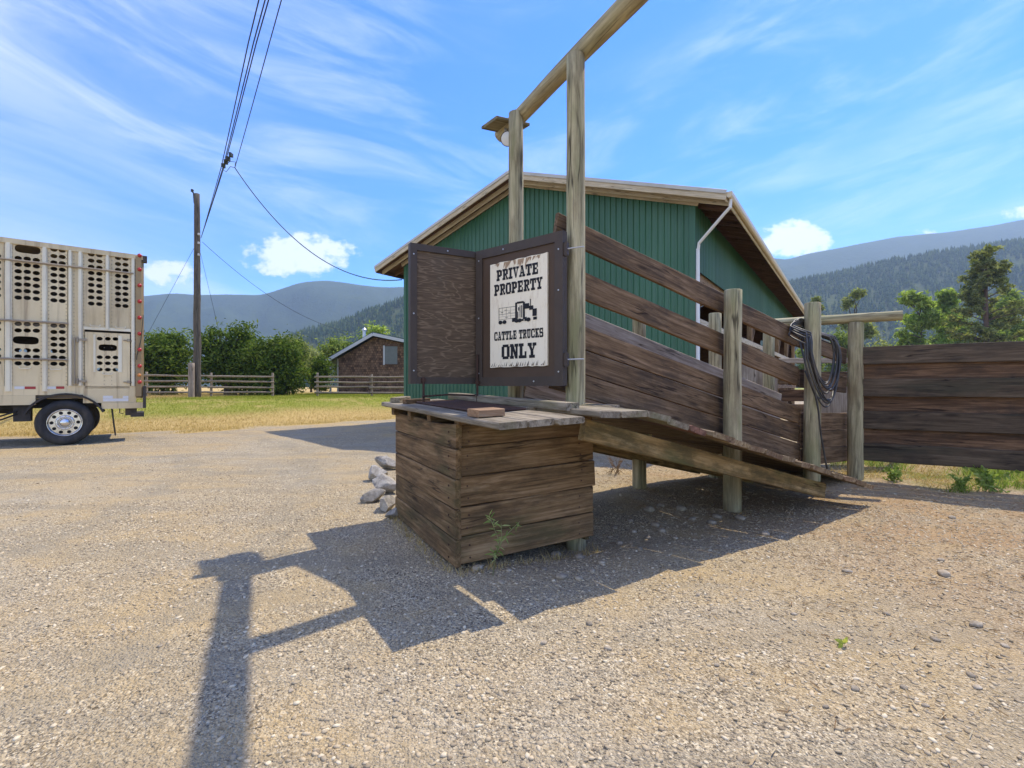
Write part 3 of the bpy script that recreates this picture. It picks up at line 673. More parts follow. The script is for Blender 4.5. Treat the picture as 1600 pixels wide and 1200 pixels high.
# tie log across the low end
tl = MB(); 
p4 = Vector((4.837, 6.857)); fd = Vector((.83, -.55)).normalized()
a = p4 - fd * 1.25; b_ = p4 + fd * .52
tl_pts = [Vector((a.x + (b_.x - a.x) * t, a.y + (b_.y - a.y) * t, 2.265 + .012 * math.sin(t * 9) - .0 * t)) for t in np.linspace(0, 1, 9)]
me = post_mesh(1.77, .075, .068, segs=10, wob=.02)
o = obj('tie_log', me, M['post'], chute)
zx = Vector((fd.x, fd.y, 0)); q = zx.to_track_quat('Z', 'Y').to_matrix().to_4x4()
o.matrix_local = (Matrix.Translation(CH_O) @ Matrix.Rotation(CH_ANG, 4, 'Z')).inverted() @ Matrix.Translation((a.x, a.y, 2.265)) @ q

# ------------------------------------------------------------------ dock box at the head of the chute
B0 = Vector((-.409, 3.455, 0)); rd = Vector((.883, .469, 0)); ld = Vector((-.482, .876, 0))
dock = thing('dock_box', 'dark plank dock box with a plank deck at the high end of the chute', 'dock', B0, 0)
lvl = [.0, .215, .43, .645, .86, 1.02]
for i in range(5):
    z0, z1 = lvl[i] + (.02 if i == 0 else .003), lvl[i + 1] - .003
    zc = (z0 + z1) / 2; W = z1 - z0; j = lambda a=.012: random.uniform(-a, a)
    inn = .022 + .006 * (i % 2)
    inw = Vector((-rd.y, rd.x, 0)); inl = Vector((ld.y, -ld.x, 0))
    top = i == 4
    if top: W = .155; zc = .862 + W / 2
    tw = (4 - i) * .006
    board(dock, 'board', rd * (.046 - tw * .5) + inw * inn + Vector((0, 0, zc + .004)), rd * (1.235 + j() - (.02 if top else 0)) + inw * inn + Vector((0, 0, zc + .045)), (0, 0, 1), W, .042, M['box_board'], wav=.007, segs=5)
    inn2 = .022 + random.uniform(-.004, .010)
    wl = .17 if top else W; zl = .862 + .085 if top else zc
    o = board(dock, 'board', ld * (-.012 + j(.008)) + inl * inn2 + Vector((0, 0, zl - .008)), ld * (1.54 + j()) + inl * inn2 + Vector((0, 0, zl + .004)), (0, 0, 1), wl, .045, M['box_board'], wav=.02 if top else .007, segs=9 if top else 5)
    # the two hidden sides
    ff = rd * 1.20
    board(dock, 'board', ff + ld * .05 + Vector((0, 0, zc)), ff + ld * 1.5 + Vector((0, 0, zc)), (0, 0, 1), W, .04, M['box_board'])
    ff = ld * 1.5
    board(dock, 'board', ff + rd * .06 + Vector((0, 0, zc)), ff + rd * 1.18 + Vector((0, 0, zc)), (0, 0, 1), W, .04, M['box_board'])
for (a, b) in ((.10, .10), (1.08, .12), (.10, 1.40), (1.10, 1.40)):
    p = rd * a + ld * b
    board(dock, 'corner_post', p + Vector((0, 0, .08)), p + Vector((0, 0, .985)), rd, .09, .09, M['box_board'], segs=2)
nail = MB(); nail.lathe([(0, -.004), (.006, -.0035), (.0075, .002)], 8, 'Y'); nail_me = mesh('nail', nail.v, nail.f); nail_me.materials.append(M['rust'])
for i in range(5):
    for zz in ((.06, .15) if i < 4 else (.04, .11)):
        for a in (.11 + random.uniform(-.015, .015), 1.10 + random.uniform(-.02, .02)):
            p = rd * a + Vector((0, 0, lvl[i] + zz + .045 * a / 1.2)); o = obj('nail', nail_me, None, dock, p - Vector((-rd.y, rd.x, 0)) * (-.001 - .006 * (i % 2))); o.rotation_euler = (0, 0, math.atan2(rd.y, rd.x))
        p = ld * .10 + Vector((0, 0, lvl[i] + zz)); o = obj('nail', nail_me, None, dock, p - Vector((ld.y, -ld.x, 0)) * .006); o.rotation_euler = (0, 0, math.atan2(-ld.y, -ld.x))
# deck planks: plane through three measured corners
Lf, Nn, Rr = Vector((-1.287, 4.79, 1.150)), Vector((-.08, 2.85, 1.085)), Vector((.455, 3.195, 1.105))
e = Lf - Nn; w = Rr - Nn; dn = e.cross(w).normalized(); dn = dn if dn.z > 0 else -dn
def on_deck(u, v, lift=0.0):
    o = Vector((0, 0, EYE)); d = Vector(((u - 800) / FPX, 1, -(v - HOR) / FPX)); t = ((Nn + dn * lift) - o).dot(dn) / d.dot(dn); return o + d * t
def deck_at(a, b, lift=0.0): return Nn + e * a + w * b + dn * lift     # a along planks, b across
for i in range(3):
    c = (i + .5) / 3; st = random.uniform(-.015, .015) - (0, .0, .02)[i]
    p0 = deck_at(st, c, -.021) - B0; p1 = deck_at(1.0 + random.uniform(0, .03), c, -.021) - B0
    board(dock, 'deck_plank', p0, p1, w, w.length / 3 - .008, .042, M['deck_board'], wav=.01, segs=7, endj=.02, ch=.009)
for a in (.32, .55, .75, .95):
    board(dock, 'deck_bearer', deck_at(a, .12, -.085) - B0, deck_at(a, 1.1, -.085) - B0, dn, .08, .07, M['box_board'])

# things lying on the deck
def lay(name, label, cat, p0, p1, W, T, mat, **kw):
    c = (p0 + p1) / 2
    o = obj(name, board_mesh((p1 - p0).length, W, T, **kw), mat, mtx=frame(p1 - p0, (Vector((0, 0, 1)).cross(p1 - p0)), c)); tag(o, label, cat); return o
tp0, tp1 = to_world(-.46, -.53, 1.152), to_world(-.46, 1.5, 1.200)
lay('loose_timber', 'long weathered timber lying across the deck behind the sign gate', 'timber', tp0, tp1, .12, .062, M['deck_board'], wav=.01, segs=6, endj=.02)
lay('timber_offcut', 'short grey timber offcut at the far left edge of the deck', 'timber', deck_at(.90, .10, .024), deck_at(.985, .38, .024), .10, .046, M['deck_board'])
lay('timber_offcut', 'short dark timber offcut under the blank gate drop rod', 'timber', deck_at(.80, .12, .022), deck_at(.83, .52, .022), .07, .042, M['dark_board'])
bc = deck_at(.175, .22, .0)
blk = obj('wood_block', board_mesh(.20, .155, .048, segs=1, wav=0, ch=.004), M['block'], mtx=frame(w, -e, bc + dn * .027 - e * 0.0))
tag(blk, 'reddish brown wooden block on the front edge of the deck', 'wood block')
# steel mesh grate lying on the planks
gr = MB()
ga0, ga1, gb0, gb1 = .26, .80, .30, .92
nA, nB = 34, 18
for i in range(nA + 1):
    a = ga0 + (ga1 - ga0) * i / nA; gr.tube([deck_at(a, gb0, .006), deck_at(a, gb1, .006)], .0035, 4)
for i in range(nB + 1):
    b = gb0 + (gb1 - gb0) * i / nB; gr.tube([deck_at(ga0, b, .010), deck_at(ga1, b, .010)], .0035, 4)
for (x0, y0, x1, y1) in ((ga0, gb0, ga1, gb0), (ga0, gb1, ga1, gb1), (ga0, gb0, ga0, gb1), (ga1, gb0, ga1, gb1)):
    gr.tube([deck_at(x0, y0, .011), deck_at(x1, y1, .011)], .011, 6)
tag(gr.build('mesh_grate', M['rust']), 'rusty steel mesh grate lying flat on the deck', 'grate')

# ------------------------------------------------------------------ the two steel framed gates
def plywood_mat(name, dark, light, sc=1.0):
    m, N, L, bs = newmat(name); b = NB(N, L); oc = b.tc('Object')
    wv = b.noise(b.mapping(oc, (1.0 * sc, 1, 5.5 * sc)), 1.3, 3, .5, .35)
    bands = b.math('FRACT', b.math('MULTIPLY', wv, 13.0)); bands = b.math('ABSOLUTE', b.math('SUBTRACT', b.math('MULTIPLY', bands, 2), 1))
    g = b.noise(b.mapping(oc, (6, 1, 70)), 1.0, 4, .6); t = b.math('ADD', b.math('MULTIPLY', b.range(bands, .55, 1.0), .26), b.math('MULTIPLY', g, .72))
    col = b.ramp(t, [(.15, dark), (.55, tuple((x + y) / 2 for x, y in zip(dark, light))), (.95, light)])
    big = b.noise(oc, 2.2, 4, .6); col = b.mix(b.range(big, .5, .75, 0, .45), col, (.10, .085, .06))
    L.new(col, bs.inputs['Base Color']); bs.inputs['Roughness'].default_value = .8; bs.inputs['Specular IOR Level'].default_value = .25
    L.new(b.bump(t, .12, .002), bs.inputs['Normal']); return m
M['ply'] = plywood_mat('weathered_plywood', (.055, .034, .019), (.31, .215, .13))
M['brown_panel'] = plain('brown_painted_panel', (.09, .053, .029), .6, 0, .2, 3, .05, .35)
def gate(name, label, p_left, p_right, z0, z1, panel_mat, fw):
    p_left = Vector(p_left); p_right = Vector(p_right); d = p_right - p_left; Wd = d.length
    root = thing(name, label, 'gate', (p_left.x, p_left.y, z0), math.atan2(d.y, d.x)); Hh = z1 - z0
    fr = MB(); t = .022                    # angle-iron frame: flat flange and return
    for (a, b) in (((0, -t, 0), (fw, 0, Hh)), ((Wd - fw, -t, 0), (Wd, 0, Hh)), ((fw, -t, 0), (Wd - fw, -.002, fw)), ((fw, -t, Hh - fw), (Wd - fw, -.002, Hh))): fr.span(a, b)
    for (a, b) in (((0, 0.001, 0), (.008, .045, Hh)), ((Wd - .008, .001, 0), (Wd, .045, Hh)), ((.009, .001, Hh - .008), (Wd - .009, .045, Hh)), ((.009, .001, 0), (Wd - .009, .045, .008))): fr.span(a, b)
    fr.build('frame', M['steel_frame'], root)
    pn = MB(); pn.span((fw - .03, -.006, fw - .03), (Wd - fw + .03, .012, Hh - fw + .03)); pn.build('panel', panel_mat, root)
    for (x, z) in ((fw / 2, .12), (fw / 2, Hh / 2), (fw / 2, Hh - .1), (Wd - fw / 2, .12), (Wd - fw / 2, Hh * .62), (Wd - fw / 2, Hh - .15), (Wd * .35, Hh - fw / 2), (Wd * .7, fw / 2)):
        sc = MB(); sc.lathe([(.0, -t - .006), (.006, -t - .006), (.008, -t - .001)], 8, 'Y', (x, 0, z)); sc.build('bolt_head', M['galv'], root)
    return root, Wd, Hh
gz0, gz1 = 1.325, 2.60
sg, SW, SH = gate('sign_gate', 'steel framed gate carrying the white private property sign, hinged on the near post', (-.335, 4.70), (.435, 4.06), gz0 - .02, gz1, M['brown_panel'], .082)
bg_, BW_, BH_ = gate('blank_gate', 'steel framed gate with a bare dark plywood panel left of the sign', (-.93, 4.42), (-.03, 4.905), gz0, gz1 + .005, M['ply'], .062)
# drop rods and hinges
for (root, x, z0) in ((bg_, .12, -.17), (sg, .035, -.16)):
    m = MB(); m.tube([(x, -.035, z0), (x, -.035, .30 if root is sg else .06)], .011, 8); m.span((x - .02, -.05, .02), (x + .02, -.02, .05)); m.build('drop_rod', M['rust'], root)
for z in (.22, 1.14):
    m = MB(); m.span((SW - .02, -.012, z - .05), (SW + .035, .02, z + .05)); m.tube([(SW + .02, .0, z - .06), (SW + .02, .0, z + .06)], .013, 8); m.build('hinge', M['steel_frame'], sg)
    m = MB(); m.tube([(SW + .02, .0, z), (SW + .15, .03, z), (SW + .17, .035, z)], .006, 8); m.build('hinge_bolt', M['galv'], sg)
    m = MB(); m.span((BW_ - .02, -.012, z - .04), (BW_ + .03, .02, z + .04)); m.build('hinge', M['steel_frame'], bg_)
m = MB(); m.tube([(.10, -.05, -.115), (.35, -.06, -.10), (.62, -.04, -.11), (.66, -.04, -.10)], .009, 6); m.build('latch_chain_bar', M['rust'], bg_)

# the sign: white painted board
def sign_mat():
    m, N, L, bs = newmat('peeling_white_sign_paint'); b = NB(N, L); oc = b.tc('Object')
    n = b.noise(b.mapping(oc, (9, 1, 2.2)), 2.2, 6, .65); n2 = b.noise(b.mapping(oc, (30, 1, 4)), 1.5, 4, .6)
    col = b.mix(b.range(n, .52, .74), (.93, .81, .59), (.74, .60, .40)); col = b.mix(b.range(n2, .66, .74, 0, .7), col, (.33, .25, .17))
    L.new(col, bs.inputs['Base Color']); bs.inputs['Roughness'].default_value = .65; L.new(b.bump(n2, .3, .003), bs.inputs['Normal']); return m
zb = gz0 - .02
X0, X1, Z0, Z1 = .19, .845, 1.478 - zb, 2.442 - zb
sb = MB(); rr_ = random.Random(4); n = 16; top = []; bot = []
for i in range(n + 1):
    x = X0 + (X1 - X0) * i / n; top.append((x, Z1 + rr_.uniform(-.006, .004))); bot.append((x, Z0 + rr_.uniform(-.003, .004)))
y0, y1 = -.024, -.0065
vs = [(x, y0, z) for x, z in bot] + [(x, y0, z) for x, z in top] + [(x, y1, z) for x, z in bot] + [(x, y1, z) for x, z in top]; fs = []; k = n + 1
for i in range(n):
    fs += [(i, i + 1, k + i + 1, k + i), (2 * k + i, 3 * k + i, 3 * k + i + 1, 2 * k + i + 1), (k + i, k + i + 1, 3 * k + i + 1, 3 * k + i), (i, 2 * k + i, 2 * k + i + 1, i + 1)]
fs += [(0, k, 3 * k, 2 * k), (n, 2 * k + n, 3 * k + n, k + n)]
sb.add(vs, fs); signb = sb.build('sign_board', sign_mat(), sg); signb['label'] = 'white painted sign board with peeling top edge and black lettering'
GL = {
 'P': ([(.12,0,.42,1),(0,0,.54,.17),(0,.83,.72,1),(.42,.36,.72,.53),(.66,.44,.96,.92)], []),
 'R': ([(.12,0,.42,1),(0,0,.5,.17),(0,.83,.72,1),(.42,.42,.72,.56),(.64,.5,.94,.93),(.70,0,1,.15)], [((.44,.46),(.70,.46),(.96,.08),(.70,.08))]),
 'I': ([(.18,0,.48,1),(0,0,.66,.17),(0,.83,.66,1)], []),
 'V': ([(0,.83,.46,1),(.60,.83,1,1)], [((.08,.9),(.40,.9),(.60,0),(.42,0)),((.72,.9),(.90,.9),(.60,0),(.48,0))]),
 'A': ([(0,0,.40,.16),(.54,0,1,.16),(.26,.28,.70,.42),(.26,.86,.62,1)], [((.38,1),(.62,1),(.94,.1),(.64,.1)),((.38,1),(.54,1),(.28,.1),(.10,.1))]),
 'T': ([(.35,0,.65,1),(0,.83,1,1),(.18,0,.82,.17),(0,.60,.16,.9),(.84,.60,1,.9)], []),
 'E': ([(.12,0,.42,1),(0,.83,.9,1),(0,0,.92,.17),(.4,.43,.72,.57),(.76,.62,.9,.9),(.78,.1,.92,.38)], []),
 'O': ([(.0,.14,.30,.86),(.70,.14,1,.86),(.14,.84,.86,1),(.14,0,.86,.16)], []),
 'Y': ([(.36,0,.64,.5),(.18,0,.82,.17),(0,.83,.46,1),(.6,.83,1,1)], [((.06,.9),(.38,.9),(.64,.44),(.38,.40)),((.70,.9),(.90,.9),(.62,.40),(.48,.42))]),
 'C': ([(0,.14,.30,.86),(.14,.84,.90,1),(.14,0,.90,.16),(.76,.6,.94,.95),(.78,.06,.95,.34)], []),
 'L': ([(.12,0,.42,1),(0,.83,.56,1),(0,0,.92,.17),(.75,.1,.92,.44)], []),
 'U': ([(.1,.14,.40,1),(.68,.14,.88,1),(.2,0,.8,.16),(0,.83,.5,1),(.56,.83,1,1)], []),
 'K': ([(.12,0,.42,1),(0,0,.5,.17),(0,.83,.5,1),(.58,.83,.98,1),(.62,0,1,.16)], [((.38,.36),(.44,.6),(.86,.9),(.66,.9)),((.44,.56),(.64,.62),(.96,.1),(.66,.1))]),
 'S': ([(.12,.84,.9,1),(.12,.42,.88,.58),(.1,0,.88,.16),(.02,.5,.30,.92),(.70,.08,.98,.5),(.76,.64,.9,.95),(.06,.05,.22,.36)], []),
 'N': ([(.1,0,.32,1),(.72,0,.92,1),(0,.83,.38,1),(0,0,.44,.17),(.58,.83,1,1)], [((.1,1),(.42,1),(.92,0),(.64,0))]),
}
def lettering(word, x0, x1, zc, h, parent):
    wid = {'I': .66, ' ': .42}; tot = sum(wid.get(c, 1.0) for c in word) + .12 * (len(word) - 1); k = (x1 - x0) / tot; x = x0; lay_ = 0
    for c in word:
        wc = wid.get(c, 1.0)
        if c != ' ':
            m = MB(); rects, quads = GL[c]; n_ = 0
            for (a, b, cc, d) in rects:
                a, b, cc, d = a - .03, b - .02, cc + .03, d + .02
                m.poly([(x + a * k, -.0002 * n_, zc - h / 2 + b * h), (x + cc * k, -.0002 * n_, zc - h / 2 + b * h), (x + cc * k, -.0002 * n_, zc - h / 2 + d * h), (x + a * k, -.0002 * n_, zc - h / 2 + d * h)]); n_ += 1
            for qd in quads:
                m.poly([(x + p * k, -.0002 * n_, zc - h / 2 + r * h) for p, r in qd]); n_ += 1
            m.build('letter', M['ink'], parent, loc=(0, y0 - .0012, 0))
        x += (wc + .12) * k
lettering('PRIVATE', .272, .752, 2.325 - zb, .098, signb); lettering('PROPERTY', .243, .795, 2.192 - zb, .100, signb)
lettering('CATTLE TRUCKS', .243, .805, 1.765 - zb, .078, signb); lettering('ONLY', .335, .728, 1.617 - zb, .128, signb)
# printed truck picture
tk = MB(); kx, kz, ox, oz = .445, .18, .298, 1.878 - zb; ly = [0]
def tq(pts):
    ly[0] += 1; tk.poly([(ox + a * kx, -.0001 * ly[0], oz + b * kz) for a, b in pts])
def tr(a, b, c, d): tq([(a, b), (c, b), (c, d), (a, d)])
for (a, b, c, d) in ((0, .78, .45, .80), (0, .46, .45, .475), (0, .20, .45, .215), (0, .62, .45, .628), (0, .34, .45, .348), (0, .12, .012, .79), (.10, .4, .104, .78), (.21, .2, .214, .78), (.32, .2, .324, .78), (.06, .55, .12, .575), (.16, .65, .22, .672), (.26, .52, .32, .545), (.18, .28, .25, .30)): tr(a, b, c, d)
for (a, b, c, d) in ((.44, .12, .49, .97), (.49, .90, .66, 1.0), (.64, .10, .69, .95), (.52, .55, .545, .72), (.36, .02, .66, .12), (.36, .02, .46, .22), (.69, .60, .80, .86), (.80, .52, .90, .72), (.88, .20, .985, .56), (.90, .02, .99, .16), (.68, .0, .74, .2), (.60, .2, .62, .8), (.82, .72, .84, 1.05), (.50, .16, .52, .5), (.56, .2, .575, .8)): tr(a, b, c, d)
for cx in (.05, .16, .48, .56, .78):
    tq([(cx + .055 * math.cos(t), .06 + .10 * math.sin(t)) for t in np.linspace(0, 6.28, 14)[:-1]])
tk.build('truck_picture', M['ink'], signb, loc=(0, y0 - .0012, 0))
# peeled edges: bare wood tatters at the top, dark splinters at the bottom
pe = MB(); n_ = 0
for i in range(20):
    x = X0 + .05 + (X1 - X0 - .14) * rr_.random(); l = rr_.uniform(.04, .10) * (1 if .28 < x < .66 else .45); wd = rr_.uniform(.02, .05); sk = rr_.uniform(-.03, .02); n_ += 1
    pe.poly([(x, -.0002 * n_, Z1 - .006), (x + sk, -.0002 * n_, Z1 - l), (x + sk + wd * .4, -.0002 * n_, Z1 - l * .8), (x + wd, -.0002 * n_, Z1 - .006)])
pe = pe.build('peeled_strip', plain('bare_peeled_wood', (.46, .31, .18), .8, 0, .3, 30, .1), signb, loc=(0, y0 - .0010, 0)); pe['kind'] = 'stuff'
pe = MB(); n_ = 0
for i in range(24):
    x = X0 + .01 + (X1 - X0 - .04) * (i + rr_.random() * .7) / 24; l = rr_.uniform(.012, .05); wd = rr_.uniform(.006, .014); n_ += 1
    pe.poly([(x, -.0002 * n_, Z0 + .006), (x + wd, -.0002 * n_, Z0 + .006), (x + wd + .012, -.0002 * n_, Z0 + .006 + l)])
pe.build('splinter', M['brown_panel'], signb, loc=(0, y0 - .0010, 0))['kind'] = 'stuff'

# ------------------------------------------------------------------ floodlight under a little roof board at the beam end
fl = thing('floodlight', 'small round floodlight under a slanted board at the far end of the gate beam', 'floodlight', A(790, 205, 5.42), CH_ANG)
board(fl, 'cover_board', (-.20, .02, .05), (.22, .02, .09), (0, 1, .1), .34, .03, M['log'])
m = MB(); m.tube([(.0, .0, .04), (.0, -.03, -.04)], .02, 8); m.build('bracket', M['galv'], fl)
m = MB(); m.lathe([(.0, .10), (.04, .10), (.055, .07), (.075, .0), (.08, -.01), (.076, -.012)], 18, 'Y', (0, 0, 0)); 
mt = Matrix.Translation((.0, -.045, -.105)) @ Matrix.Rotation(R(28), 4, 'X') @ Matrix.Rotation(R(-45), 4, 'Z')
m.build('housing', M['steel_frame'], fl, True, mtx=mt)
m = MB(); m.lathe([(.0, -.022), (.04, -.020), (.072, -.012)], 18, 'Y'); m.build('lens', M['lamp_white'], fl, True, mtx=mt)
m = MB(); m.tube([(.1, .0, .02), (.13, -.02, -.2), (.16, .0, -.5), (.165, .0, -1.0)], .008, 6); m.build('cord', M['wire'], fl)

# ------------------------------------------------------------------ hose coil on the third post
hose = thing('hose_coil', 'black rubber hose coiled over the third chute post', 'hose', to_world(3.877, -.1, .3), CH_ANG)
base = Vector((3.877, -.1, .3)); hr_ = random.Random(3)
for k in range(10):
    sw = .30 + .10 * hr_.random(); hgt = .39 + .016 * k + hr_.uniform(-.02, .02); ztop = 2.13 + hr_.uniform(-.02, .02); cs = -.02 + hr_.uniform(-.05, .05); ph = hr_.uniform(-.05, .05)
    pts = []
    for i in range(37):
        a = 2 * math.pi * i / 36; sn = math.sin(a); c = math.cos(a)
        ss = cs + sw * c * (1.0 - .30 * max(0, -sn)) + .16 * (1 - sn) / 2 - .06; zz = ztop - hgt + hgt * sn + .015 * math.sin(2 * a + k)
        t = min(1, max(0, (sn - .45) / .35)); t = t * t * (3 - 2 * t); nn = (-.118 - .014 * (k % 5)) * (1 - t) + (.112 - .004 * (k % 3)) * t
        pts.append(Vector((3.877 + ss, nn, zz + ph)) - base)
    m = MB(); m.tube(pts, .0098, 7, False); m.build('hose_loop', M['hose'], hose, True)
m = MB(); pts = [Vector((3.56, -.02, 1.85)), Vector((3.58, -.10, 1.5)), Vector((3.68, -.14, 1.22)), Vector((3.74, -.15, 1.0)), Vector((3.82, -.14, .7)), Vector((3.92, -.14, .40)), Vector((3.95, -.15, .26))]
m.tube([p - base for p in pts], .0115, 7); m.build('hose_tail', M['hose'], hose, True)
m = MB(); pts = [Vector((3.60, -.06, 1.50)), Vector((3.70, -.14, 1.17)), Vector((3.90, -.17, 1.13)), Vector((4.06, -.16, 1.15)), Vector((4.12, -.14, 1.24))]
m.tube([p - base for p in pts], .0115, 7); m.build('hose_wrap', M['hose'], hose, True)

# ------------------------------------------------------------------ plank fence on the right
pf = thing('plank_fence', 'tall dark plank corral fence at the right edge of the yard', 'fence', (p4.x, p4.y, 0), math.atan2(fd.y, fd.x))
top, bot = 1.84, .275; nb = 7; hb = (top - bot) / nb
for i in range(nb):
    zc = top - hb * (i + .5); front = i % 2 == 0
    y = -.005 if front else .062; W = hb + (.02 if front else .05)
    x = .03
    for (a, b) in ((x, 3.25), (3.26, 6.4)):
        board(pf, 'board', (a, y, zc + .0), (b, y, zc + .012), (0, 0, 1), W, .045, M['fence_board'] if front else M['fence_red'], segs=6, wav=.012)
for x in (.02, 3.25, 6.3): post(pf, 'post', (x, .17, -.2), 2.0, .08, .075, M['post']) if x > .1 else None
# alley fence behind the chute
af = thing('alley_fence', 'weathered plywood and board alley fence behind the low end of the chute', 'fence', (3.86, 8.35, 0), R(-6))
M['grey_ply'] = wood('grey_plywood_sheet', (.20, .155, .11), (.36, .30, .23), (.50, .44, .35), axis='Z', grain=1.4, stain=.5, stain_col=(.14, .10, .07), knots=False)
m = MB(); m.span((.03, -.012, .25), (.66, .012, 1.70)); m.build('plywood_sheet', M['grey_ply'], af)
m = MB(); m.span((1.30, -.012, .25), (1.86, .012, 1.30)); m.build('plywood_sheet', M['grey_ply'], af)
for (z, W, mm) in ((1.74, .09, 'pale_board'), (1.45, .20, 'dark_board'), (1.15, .20, 'fence_red'), (.9, .2, 'dark_board'), (.62, .2, 'dark_board')):
    board(af, 'board', (.70, .03, z), (2.6, .03, z), (0, 0, 1), W, .04, M[mm])
for x in (.0, 1.27, 2.6): post(af, 'post', (x, .13, -.2), 2.1, .07, .065, M['post'])
# ------------------------------------------------------------------ green barn
barn = thing('barn', 'large green ribbed metal barn with low gable roof and open side', 'barn', (4.15, 11.0, 0), math.atan2(-.575, .818))
BWD, BLN = 9.5, 22.8
def zu(x): return 6.94 - .327 * abs(x + BWD / 2)        # underside of roof at the gable
def ribbed(name, length, x_at, top, bottom, pos_dir, out_dir, origin, mat, pitch=.15, hgt=.026):
    """one ribbed sheet: profile runs along pos_dir, ribs stand out along out_dir"""
    pd = Vector(pos_dir); od = Vector(out_dir); o = Vector(origin); prof = []
    n = int(round(length / pitch))
    for i in range(n):
        a = i * pitch
        for (dx, h) in ((0, 0), (.047, 0), (.062, hgt), (.088, hgt), (.103, 0)): prof.append((a + dx, h))
    prof.append((length, 0)); v = []; f = []
    for (a, h) in prof:
        p = o + pd * a + od * h; v.append(p + Vector((0, 0, bottom(x_at + a)))); v.append(p + Vector((0, 0, top(x_at + a))))
    for i in range(len(prof) - 1): f.append((2 * i, 2 * i + 2, 2 * i + 3, 2 * i + 1))
    return obj(name, mesh(name, v, f), mat, barn)
x = -BWD; 
while x < -.01:
    L_ = min(.9, -x); ribbed('wall_sheet', L_, x, zu, lambda a: 0.0, (1, 0, 0), (0, -1, 0), (x, -.002 * (int(x * 10) % 2), 0), M['green_metal']); x += .9
y = 0
while y < BLN - .1:
    L_ = min(.9, BLN - y); ribbed('wall_sheet', L_, y, lambda a: 5.40, lambda a: 3.95, (0, 1, 0), (1, 0, 0), (.005, y, 0), M['green_metal']); y += .9
ww = MB(); ww.span((-BWD - .05, 0.06, 0), (-BWD - .01, BLN, 5.38)); ww.build('side_wall', M['green_metal'], barn)
for (a, b) in ((-9.4, -3.4), (-2.4, -1.9), (-1.2, -.02)):
    m = MB(); zt = min(zu(a), zu(b)); m.span((a, BLN - .05, 0), (b, BLN, zt)); m.build('back_wall', M['soffit'], barn)
m = MB(); m.poly([(-9.45, BLN - .02, 5.38), (-.05, BLN - .02, 5.38), (-4.75, BLN - .02, 6.92)]); m.poly([(-9.45, BLN - .02, 4.2), (-.05, BLN - .02, 4.2), (-.05, BLN - .02, 5.37), (-9.45, BLN - .02, 5.37)]); m.build('back_wall', M['soffit'], barn)
m = MB(); m.box((-.055, -.035, 2.7), (.13, .02, 5.36)); m.build('corner_trim', M['green_metal'], barn)
m = MB(); m.box((-BWD + .04, -.035, 2.7), (.10, .02, 5.3)); m.build('corner_trim', M['green_metal'], barn)
